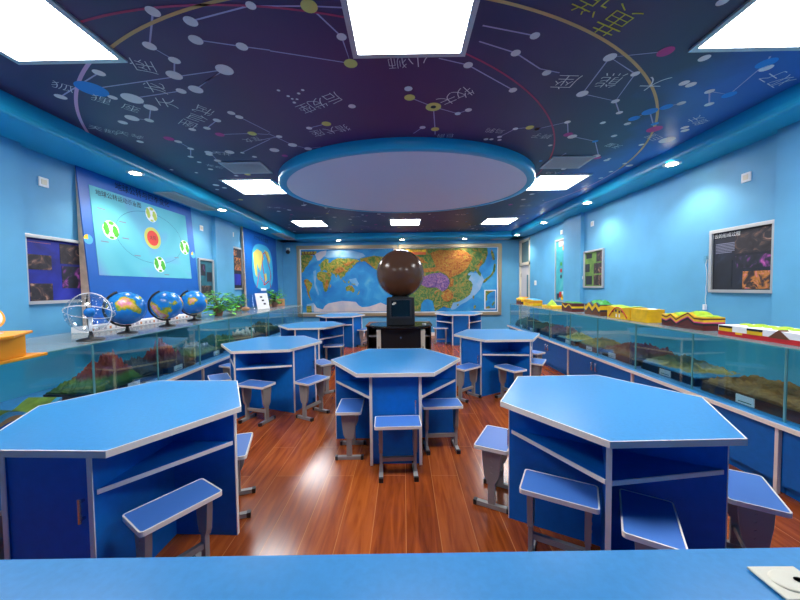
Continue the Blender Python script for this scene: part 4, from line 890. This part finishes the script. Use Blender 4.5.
COAST = ramp_mat('green_coast', [(.16, (50, 150, 200)), (.26, (60, 160, 206)), (.31, (170, 160, 90)), (.45, (120, 124, 70)), (.6, (70, 100, 84)), (.9, (130, 150, 130))], 10, mixz=.72, bump=.6)
REDHILL = ramp_mat('red_brown_hills', [(.15, (90, 90, 60)), (.35, (120, 96, 56)), (.5, (126, 76, 60)), (.7, (104, 60, 56)), (.9, (84, 60, 66))], 9, mixz=.5, bump=.7)
YGREEN = ramp_mat('yellow_green_hills', [(.18, (60, 130, 130)), (.32, (120, 130, 60)), (.5, (150, 150, 70)), (.65, (90, 120, 60)), (.9, (190, 190, 170))], 10, mixz=.6, bump=.7)
ISLE = ramp_mat('teal_island', [(.08, (60, 150, 170)), (.16, (70, 160, 180)), (.24, (190, 180, 90)), (.5, (120, 140, 60)), (.8, (90, 120, 60)), (.95, (220, 220, 200))], 10, mixz=.8, bump=.6)
# west side
terrain('rust-red twin-peak volcano model on a green base, behind the dark-door desk', 'west', 2.74, 3.27, 2.60, .46, lambda u, w: cone(u, w, .70, .45, .42, .7, .30, 1.25) + cone(u, w, .30, .5, .30, .6, .16, 1.2) + cone(u, w, .50, .35, .22, .5, .12, 1.2) + .03 + .045 * nz(u, w, 7, 1), VOLC, plate_off=.12)
terrain('dark grey jagged mountain model between the two red volcanoes', 'west', 3.30, 3.60, 2.66, .44, lambda u, w: cone(u, w, .35, .4, .5, .6, .17, .9) + cone(u, w, .8, .5, .35, .5, .12, .9) + .015 + .03 * nz(u, w, 7, 2), GREY, plate=False)
terrain('red volcano model with an orange lava flow and white name plate', 'west', 3.64, 4.14, 2.64, .44, lambda u, w: cone(u, w, .38, .45, .46, .7, .30, 1.2) + .03 + .045 * nz(u, w, 7, 3), LAVA, plate_off=-.08)
terrain('white snow range model over green lowland', 'west', 4.20, 4.86, 2.68, .44, lambda u, w: .03 + .12 * cone(u, w, .45, .55, .6, .55, 1, .6) * (1 + .8 * nz(u, w, 7, 4)) + .02 * nz(u, w, 9, 4), SNOW, plate_off=.14)
terrain('mid green rounded hill model, past the snow range', 'west', 4.92, 5.42, 2.74, .44, lambda u, w: .05 + .12 * cone(u, w, .5, .5, .6, .7, 1, .6) + .05 * nz(u, w, 6, 5), GREENH, plate=False)
terrain('long brown terrain model with white pinnacles', 'west', 5.50, 6.36, 2.68, .44, lambda u, w: .03 + (.15 * max(0, nz(u, w, 9, 6) + .25) if .35 < u < .95 and w > .25 else .01), KARST, plate=False)
terrain('dim green forest terrain model nearest the world map', 'west', 6.46, 7.16, 2.70, .44, lambda u, w: .06 + .14 * cone(u, w, .5, .6, .6, .6, 1, .7) + .05 * nz(u, w, 7, 7), DARKG, plate=False)
# east side
terrain('long loess plateau model of brown gullies on a black base', 'east', 2.10, 2.96, 2.64, .50, lambda u, w: .025 + .055 * abs(math.sin(u * 9 + 2.2 * w + 1.5 * nz(u, w, 3, 8))) * (1 - .4 * w) + .045 * w + .022 * nz(u, w, 11, 8), LOESS, plate_off=-.04, base_h=.08)
terrain('green hills and blue water coast model with yellow-edged plate', 'east', 3.06, 3.76, 2.68, .50, lambda u, w: .015 + max(0, .16 * (1 - u * .55) * cone(u, w, .35, .55, .75, .75, 1, .7) + .03 * nz(u, w, 8, 9)), COAST, plate_off=-.0, base_h=.075)
terrain('reddish brown eroded hill model with a white plate', 'east', 3.86, 4.50, 2.68, .50, lambda u, w: .05 + .09 * w + .06 * nz(u, w, 5, 10) + .06 * cone(u, w, .4, .4, .5, .6, 1, .8), REDHILL, plate_off=-.1, base_h=.075)
terrain('yellow-green hill model with small name plate, between the island and the red-brown hills', 'east', 4.60, 5.06, 2.66, .46, lambda u, w: .04 + .10 * cone(u, w, .4, .5, .5, .7, 1, .8) + .035 * nz(u, w, 7, 11), YGREEN, plate_off=.06)
terrain('small green volcano island model on a teal sea', 'east', 5.16, 5.76, 2.64, .46, lambda u, w: .012 + .15 * cone(u, w, .5, .5, .42, .45, 1, .9) + .012 * nz(u, w, 8, 12), ISLE, plate_off=.1)
terrain('dark red-brown and green terrain model, second past the island', 'east', 5.90, 6.52, 2.66, .46, lambda u, w: .09 + .08 * nz(u, w, 5, 13) + .05 * w, REDHILL, plate=False)
terrain('dark forested slope model with tiny white plate', 'east', 6.66, 7.22, 2.66, .46, lambda u, w: .06 + .07 * nz(u, w, 6, 14) + .06 * w, DARKG, plate_off=.0)
terrain('dark green peak model nearest the cream door', 'east', 7.34, 7.94, 2.66, .46, lambda u, w: .05 + .17 * cone(u, w, .4, .5, .6, .7, 1, .8) + .03 * nz(u, w, 7, 15), DARKG, plate_off=.1)

# ------------------------------------------------------------------ folded-strata models
def strata(label, side, y0, y1, xfront, depth, z, bounds, mats, cover=None, cover_h=.02, extra=None, n=60, cat='strata model', group='colourful strata models on the glass'):
    """bounds: functions of u giving the layer boundaries from the bottom up"""
    L = y1 - y0; sg = 1 if side == 'east' else -1
    t = thing('strata_model', label, cat, (xfront * sg, (y0 + y1) / 2, z), -PI/2 if sg > 0 else PI/2, group)
    for k in range(len(bounds) - 1):
        m = MB(); v = []
        for i in range(n + 1):
            u = i / n; a, b = bounds[k](u), bounds[k + 1](u); b = max(b, a + .0008); x = -L/2 + L * u
            v += [(x, 0, a), (x, 0, b), (x, depth, a), (x, depth, b)]
        f = []
        for i in range(n):
            p, q_ = 4 * i, 4 * i + 4
            f += [(p, q_, q_ + 1, p + 1), (q_ + 2, p + 2, p + 3, q_ + 3), (p + 1, q_ + 1, q_ + 3, p + 3), (p + 2, q_ + 2, q_, p)]
        f += [(0, 1, 3, 2), (4 * n + 2, 4 * n + 3, 4 * n + 1, 4 * n)]
        m._add(v, f); m.build('layer', M[mats[k]], t)
    if cover:
        m = MB(); v = []; f = []; ny = 8; top = bounds[-1]
        for j in range(ny + 1):
            for i in range(n + 1):
                u = i / n; w = j / ny; v.append((-L/2 + L * u * .98 + L * .01, .03 + (depth - .04) * w, top(.01 + .98 * u) + .004 + cover_h * max(0, (.7 + .6 * nz(u, w, 8, len(label)))) * min(1, 6 * min(w, 1 - w, u * 2, 2 - 2 * u) + .05)))
        for j in range(ny):
            for i in range(n): a = j * (n + 1) + i; f.append((a, a + 1, a + n + 2, a + n + 1))
        m._add(v, f, 0, True).build('vegetation', M[cover], t)
    if extra: extra(t, L, depth)
    return t
def zz(base, amp, k, ph=0.0): return lambda u: base + amp * abs(2 * ((u * k + ph) % 1) - 1)
def wav(base, amp, k, ph=0.0): return lambda u: base + amp * (0.5 + 0.5 * math.sin(2 * PI * (u * k + ph)))
flat = lambda h: (lambda u: h)
ZM = ZG + .004
strata('far zigzag strata model of yellow, orange and purple, at the cream-door end', 'east', 7.72, 8.05, 2.72, .20, ZM, [flat(0), zz(.03, .06, 2.5), zz(.06, .06, 2.5), zz(.10, .05, 2.5, .1)], ['maroon', 'navy', 'yellow'], 'orange')
strata('yellow strata model with a blue top and orange band', 'east', 7.02, 7.58, 2.72, .20, ZM, [flat(0), wav(.05, .02, 1), wav(.085, .02, 1.2), wav(.115, .02, .6)], ['yellow', 'orange', 'yellow'], 'skyblue', .015)
def mound(t, L, D):
    m = MB(); v = []; f = []; N = 16
    for j in range(N + 1):
        for i in range(N + 1):
            u, w = i / N, j / N; v.append((-L*.35 + L*.7*u, D*.1 + D*.8*w, .05 + .12 * cone(u, w, .5, .5, .5, .5, 1, .9)))
    for j in range(N):
        for i in range(N): a = j*(N+1)+i; f.append((a, a+1, a+N+2, a+N+1))
    m._add(v, f, 0, True).build('hill', M['lime'], t)
strata('low yellow model with a lime green mound', 'east', 6.12, 6.56, 2.72, .20, ZM, [flat(0), wav(.04, .02, 1.5)], ['yellow'], None, extra=mound)
strata('maroon and yellow folded strata model with a thin green top', 'east', 5.40, 5.74, 2.72, .20, ZM, [flat(0), wav(.035, .05, 1.5, .2), wav(.055, .05, 1.5, .2), wav(.085, .04, 1.5, .2), flat(.135)], ['maroon', 'navy', 'yellow', 'maroon'], 'green')
strata('steep zigzag strata model of yellow, navy and brown under a green top', 'east', 4.62, 5.02, 2.72, .20, ZM, [flat(0), zz(.03, .07, 2.4, .3), zz(.055, .07, 2.4, .3), zz(.115, .07, 2.4, .3), zz(.135, .05, 2.4, .3)], ['brown', 'navy', 'yellow', 'navy'], 'green', .035)
def arch(t, L, D):
    m = MB(); pts = [(-L*.40 + L*.8*i/20, -.004, .02 + .125*math.sin(PI*i/20)) for i in range(21)]
    m.tube(pts, .007, 8); m.build('arch_line', M['red'], t)
    for k, x in enumerate((-.10, -.04, .03, .08)):
        MB().box(x - .014, x + .014, -.004, .002, .075 + .01*(k % 2), .105 + .01*(k % 2)).build('marker', M['maroon' if k != 1 else 'navy'], t)
    for x in (-.03, .03): MB().box(x - .009, x + .009, -.004, .002, .02, .06).build('tag_strip', M['white'], t)
strata('yellow model with a red arch line drawn on its front', 'east', 4.02, 4.46, 2.72, .20, ZM, [flat(0), wav(.135, .02, 1, .2)], ['yellow'], 'lime', .012, extra=arch)
def ytop(t, L, D): MB().sphere((L*.3, D*.5, .142), .05, 20, 12, 0, .35).build('white_cap', M['white'], t)
strata('plain yellow block model with a small white cap', 'east', 3.74, 4.00, 2.72, .20, ZM, [flat(0), flat(.148)], ['yellow'], None, extra=ytop)
def wrap(t, L, D):
    m = MB(); v = []; f = []; N = 26
    for j in range(7):
        for i in range(N + 1):
            u = i / N; w = j / 6; v.append((-L*.48 + L*1.0*u, -.075 + .085*w, .003 + max(0, .028*(w) + .016*nz(u, w, 12, 21))))
    for j in range(6):
        for i in range(N): a = j*(N+1)+i; f.append((a, a+1, a+N+2, a+N+1))
    m._add(v, f, 0, True).build('plastic_wrap', M['acrylic'], t)
def zzz(b, s=1.0):
    def f(u):
        pts = [(0, .012), (.12, .004), (.24, .02), (.38, -.004), (.52, .018), (.66, .036), (.80, .012), (1, .012)]
        for (a, ya), (c, yc) in zip(pts, pts[1:]):
            if a <= u <= c: return b + s * (ya + (yc - ya) * (u - a) / (c - a))
        return b
    return f
strata('layered model of maroon, black, pink and yellow bands', 'east', 3.06, 3.55, 2.74, .20, ZM, [flat(0), zzz(.022, 1.9), zzz(.044, 1.9), zzz(.056, 1.9), zzz(.076, 1.9), zzz(.090, 1.9), zzz(.105, 1.5)], ['maroon', 'black', 'pink', 'yellow', 'maroon', 'yellow'], 'lime', .012, extra=wrap)
def redbase(t, L, D):
    for x0, x1 in ((-.38, -.27), (-.15, -.04)):
        MB().box(x0, x1, -.004, D * .35, .035, .070).build('coal_block', M['yellow'], t)
        MB().box(x0, x1, -.006, D * .35, .064, .080).build('coal_seam', M['black'], t)
    MB().box(-.24, -.19, -.004, .05, .02, .035).build('coal_block', M['yellow'], t)
    c = MB(); c._add([(.14, -.004, .032), (0, -.004, .032), (.07, -.004, .095), (.14, .06, .032), (0, .06, .032), (.07, .06, .095)], [(0, 1, 2), (5, 4, 3), (0, 3, 4, 1), (1, 4, 5, 2), (2, 5, 3, 0)]); c.build('rock_wedge', M['brown'], t)
    g = MB()
    for k in range(9): g.sphere((-.33 + .06 * k, D * (.55 + .2 * math.sin(k * 2.1)), .083), .045, 12, 8, 0, .35)
    g.build('grass_patch', M['lime'], t)
    w = MB()
    for k in range(4): w.sphere((.14 + .07 * k, D * (.40 + .12 * (k % 2)), .080), .045, 12, 8, 0, .12)
    w.build('water_patch', M['skyblue'], t)
strata('red-based model with white ground, yellow blocks and a dark wedge', 'east', 2.08, 2.86, 2.69, .32, ZM, [flat(0), flat(.036), lambda u: .084 - .02 * max(0, u - .6)], ['red', 'white'], None, extra=redbase)
# fold model standing inside the west case nearest the front
def foldbase(t, L, D): pass
fb = lambda b, a: (lambda u: b + a * (.5 + .5 * math.cos(2 * PI * (u * 1.75 + .18))))
strata('arched blue and sand strata model inside the glass, by the dark-door desk', 'west', 1.86, 2.46, 2.60, .26, ZCT + .002, [flat(0), flat(.02), fb(.026, .012), fb(.044, .044), fb(.058, .062), fb(.074, .070)], ['black', 'brown', 'board', 'tan', 'skyblue'], 'olive', .008, group='strata model in the west glass case')

# ------------------------------------------------------------------ things standing on the west glass
ZW = ZG + .004
# yellow stand with a dial
t = thing('yellow_stand', 'orange-yellow wooden stand with overhanging top at the near end of the glass', 'stand', (-2.66, 1.86, ZW), rad(8))
MB().box(-.22, .30, -.55, .30, 0, .018).build('base_board', M['orange'], t, bevel=.003)
MB().box(-.16, .26, -.50, .20, .018, .150).build('box_body', M['orange'], t, bevel=.003)
tp = MB().prism([(-.22, -.55), (.30, -.55), (.33, .05), (.20, .32), (-.22, .32)], .150, .166).build('top_board', M['orange'], t, bevel=.003)
MB().prism([(-.15, -.40), (.22, -.40), (.24, .02), (.14, .20), (-.15, .20)], .166, .168).build('chart_sheet', mat('lilac_sheet', (196, 190, 214), .5), tp)
t = thing('tilted_dial', 'white dial disc with orange rim standing on the yellow stand', 'dial', (-2.60, 2.03, ZW + .167), rad(10))
MB().lathe([(.04, 0), (.04, .012), (.012, .02), (.012, .05)], 20).build('post', M['orange'], t)
dd = MB().lathe([(.0001, -.012), (.068, -.010), (.078, 0), (.068, .010), (.0001, .012)], 36).build('dial_disc', M['white'], t); dd.location = (0, 0, .105); dd.rotation_euler = (rad(62), 0, rad(70))
ri = MB().tube([(.079 * math.cos(2*PI*i/40), .079 * math.sin(2*PI*i/40), 0) for i in range(40)], .008, 8, closed=True).build('rim', M['orange'], dd)

def ring_pts(r, n=48, tilt=(0, 0, 0), c=(0, 0, 0)):
    mt = Matrix.Rotation(tilt[2], 3, 'Z') @ Matrix.Rotation(tilt[1], 3, 'Y') @ Matrix.Rotation(tilt[0], 3, 'X')
    return [mt @ Vector((r * math.cos(2*PI*i/n), r * math.sin(2*PI*i/n), 0)) + Vector(c) for i in range(n)]
def pedestal(t, r):
    MB().lathe([(r, 0), (r, .008), (r * .8, .016), (.022, .024), (.014, .05), (.012, .075)], 28).build('stand', M['black'], t)
t = thing('celestial_globe', 'clear transparent sky globe with a tiny earth inside, on a black foot', 'globe', (-2.72, 2.84, ZW), 0)
pedestal(t, .095); R0 = .165; cz = .075 + R0
MB().sphere((0, 0, cz), R0, 40, 26).build('clear_shell', M['acrylic'], t)
MB().tube(ring_pts(R0 + .004, tilt=(rad(-23), 0, rad(20)), c=(0, 0, cz)), .0035, 6, closed=True).build('equator_ring', M['white'], t)
MB().tube(ring_pts(R0 + .004, tilt=(PI/2, 0, rad(10)), c=(0, 0, cz)), .0035, 6, closed=True).build('meridian_ring', M['white'], t)
MB().tube([(0 + (R0 + .012) * math.cos(rad(a)) * .77, -(R0 + .012) * math.cos(rad(a)) * .64, cz + (R0 + .012) * math.sin(rad(a))) for a in range(120, 275, 8)], .006, 8).build('meridian_arm', M['black'], t)
GLB = ramp_mat('globe_print', [(.40, (18, 112, 196)), (.56, (30, 132, 212)), (.565, (96, 156, 50)), (.61, (226, 186, 60)), (.65, (226, 130, 170)), (.70, (236, 232, 216))], 4.6, rough=.25, bump=0, detail=5, dist=0)
MB().sphere((0, 0, cz), .042, 20, 14).build('inner_earth', GLB, t)
MB().tube([(0, 0, .08), (0, 0, cz - .04)], .012, 10).build('inner_post', M['white'], t)
st = MB(); rr = random.Random(11)
for k in range(46):
    d = Vector((rr.gauss(0, 1), rr.gauss(0, 1), rr.gauss(0, 1))).normalized() * (R0 + .001); st.sphere((d.x, d.y, cz + d.z), .004, 6, 4)
st.build('star_dots', M['white'], t)
def make_globe():
    t = thing('desk_globe', '', 'globe'); pedestal(t, .085); r = .162; cz = .075 + r + .012
    g = MB().sphere((0, 0, 0), r, 40, 26).build('ball', GLB, t); g.location = (0, 0, cz); g.rotation_euler = (rad(-14), rad(18), 0)
    pole = Vector((.0, 0, 0))
    MB().tube([((r + .013) * math.cos(rad(a)) * .70, (r + .013) * math.cos(rad(a)) * .71, cz + (r + .013) * math.sin(rad(a))) for a in range(112, 284, 8)], .011, 8).build('meridian_arm', M['black'], t)
    return t
gl = make_globe(); used = False
for x, y, a, lab in ((-2.76, 3.27, 0, 'blue desk globe next to the clear sky globe'), (-2.78, 3.86, 40, 'blue desk globe in the middle of the row of three'), (-2.88, 4.52, 95, 'blue desk globe beside the leafy potted plant')):
    o = place(gl, used, (x, y, ZW), 0, lab, 'blue earth globes in a row')
    for c in o.children:
        if c.name.startswith('ball'): c.rotation_euler = (rad(-14), rad(18), rad(a * 2.3))
    used = True
# white strip standing in for the bright glare on the glass behind the globes
t = thing('glare_strip', 'long white strip added for the glare at the foot of the orbit board', 'glare strip', (-3.20, 4.25, ZW), PI/2)
MB().box(-.95, .95, 0, .16, 0, .06).build('strip', mat('glare_white', (250, 250, 248), .5), t)
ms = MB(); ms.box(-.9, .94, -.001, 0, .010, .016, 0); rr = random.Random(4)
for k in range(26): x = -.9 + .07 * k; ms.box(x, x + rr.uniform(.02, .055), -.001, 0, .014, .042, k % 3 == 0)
ms.build('glare_marks', [mat('grey_marks', (190, 186, 196), .6), mat('orange_marks', (224, 150, 100), .6)], t)
# potted plants
def plant(label, x, y, h, w, nleaf, seed, trailing):
    t = thing('potted_plant', label, 'plant', (x, y, ZW), 0, 'leafy potted plants on the glass')
    rr = random.Random(seed)
    MB().lathe([(.055, 0), (.075, .10), (.082, .105), (.082, .12), (.07, .12), (.066, .105), (.0001, .10)], 24).build('pot', M['pot'], t)
    lf = MB(); sm = MB()
    for k in range(nleaf):
        az = rr.uniform(0, 2*PI); el = rr.uniform(-.15, 1.0); d = rr.uniform(.45, 1.0)
        px_ = math.cos(az) * w * d * math.cos(el * 1.2); py_ = math.sin(az) * w * 1.1 * d * math.cos(el * 1.2); pz = .12 + max(-.05, h * d * math.sin(el * 1.35))
        if trailing and k % 5 == 0: px_ *= 1.35; py_ *= 1.5; pz = .05 + rr.uniform(0, .08)
        P = Vector((px_, py_, pz)); out = Vector((math.cos(az), math.sin(az), rr.uniform(-.5, .4))).normalized()
        side = out.cross(Vector((0, 0, 1))).normalized(); nrm = side.cross(out); s_ = rr.uniform(.05, .085)
        prof = [(0, 0), (.25, .42), (.55, .45), (.85, .25), (1.15, 0)]
        up = [P + out * (a * s_) + side * (b * s_) + nrm * (.16 * b * s_) for a, b in prof]; dn = [P + out * (a * s_) - side * (b * s_) + nrm * (.16 * b * s_) for a, b in prof]
        mid = [P + out * (a * s_) for a, b in prof]
        v = mid + up[1:4] + dn[1:4]
        lf._add(v, [(0, 1, 5), (1, 2, 6, 5), (2, 3, 7, 6), (3, 4, 7), (0, 8, 1), (1, 8, 9, 2), (2, 9, 10, 3), (3, 10, 4)], 0)
        if k % 3 == 0: sm.tube([(0, 0, .11), (P.x * .5, P.y * .5, P.z * .7 + .05), P], .0028, 5)
    lf.build('foliage', M['leaf'], t); sm.build('stems', M['stem'], t)
plant('bushy green potted plant beside the third blue globe', -2.95, 5.24, .29, .27, 210, 3, True)
plant('bushy green potted plant at the far end of the glass, by the world map', -2.98, 7.62, .30, .23, 170, 8, False)
plant('smaller dim green potted plant behind the clear folded stand', -3.32, 6.62, .22, .16, 110, 5, False)
t = thing('acrylic_stand', 'clear folded acrylic display stand between the two larger plants', 'display stand', (-2.95, 6.15, ZW), rad(20))
MB()._add([(-.16, -.22, .004), (.16, -.22, .004), (.10, .20, .30), (-.10, .20, .30)], [(0, 1, 2, 3)]).tube([(-.16, -.22, .006), (-.10, .20, .30)], .005, 6).tube([(.16, -.22, .006), (.10, .20, .30)], .005, 6).tube([(-.10, .20, .30), (.10, .20, .30)], .005, 6).tube([(-.1, .20, .30), (-.15, .26, .006)], .005, 6).tube([(.1, .20, .30), (.15, .26, .006)], .005, 6).build('sheet', M['acrylic'], t)
MB().sphere((0, .0, .05), .075, 14, 8, 0, .6).build('small_model', M['tan'], t)
t = thing('dotted_card', 'white leaning card with three dark dots', 'card', (-2.96, 6.98, ZW), rad(62))
cm = MB().box(-.15, .15, -.006, .006, 0, .34, 0); cm = cm.build('card', M['white'], t); cm.rotation_euler = (rad(-14), 0, 0)
dm = MB()
for k in range(3): dm.box(-.02 + .03 * k - .028, -.02 + .03 * k + .028, -.0075, -.006, .24 - .075 * k, .275 - .075 * k)
dm.build('dot_marks', M['text_dark'], cm)
t = thing('wooden_box', 'small tan wooden box with dark cut-outs at the end of the glass', 'box', (-3.12, 8.12, ZW), rad(30))
MB().box(-.17, .17, -.1, .1, 0, .17).build('body', M['tan'], t, bevel=.004)
MB().box(-.10, -.03, -.103, -.099, .06, .12).box(.04, .10, -.103, -.099, .05, .10).build('cut_out', M['black'], t)

# ------------------------------------------------------------------ camera, light, view
cam = bpy.data.cameras.new('camera'); co = bpy.data.objects.new('camera', cam); COL.objects.link(co)
cam.sensor_width = 36.0; cam.lens = 36.0 * 332.0 / 800.0; cam.clip_start = .02
pt, yw, rl = rad(2.24), rad(.65), rad(.6)
fw = Vector((-math.sin(yw) * math.cos(pt), math.cos(yw) * math.cos(pt), -math.sin(pt)))
r0 = Vector((math.cos(yw), math.sin(yw), 0)); u0 = r0.cross(fw)
r1 = math.cos(rl) * r0 - math.sin(rl) * u0; u1 = math.sin(rl) * r0 + math.cos(rl) * u0
co.matrix_world = Matrix(((r1.x, u1.x, -fw.x, 0), (r1.y, u1.y, -fw.y, 0), (r1.z, u1.z, -fw.z, 1.45), (0, 0, 0, 1)))
SC.camera = co
w = bpy.data.worlds.new('world'); SC.world = w; w.use_nodes = True
w.node_tree.nodes['Background'].inputs[0].default_value = (.3, .5, .8, 1); w.node_tree.nodes['Background'].inputs[1].default_value = .05
SC.view_settings.view_transform = 'Standard'; SC.view_settings.look = 'None'; SC.view_settings.gamma = 1.0; SC.view_settings.use_curve_mapping = False
SC.view_settings.exposure = 1.1
SC.cycles.max_bounces = 10; SC.cycles.transparent_max_bounces = 24; SC.cycles.diffuse_bounces = 5
SC.cycles.use_denoising = True; SC.cycles.caustics_reflective = False; SC.cycles.caustics_refractive = False
SC.cycles.sample_clamp_indirect = 6.0
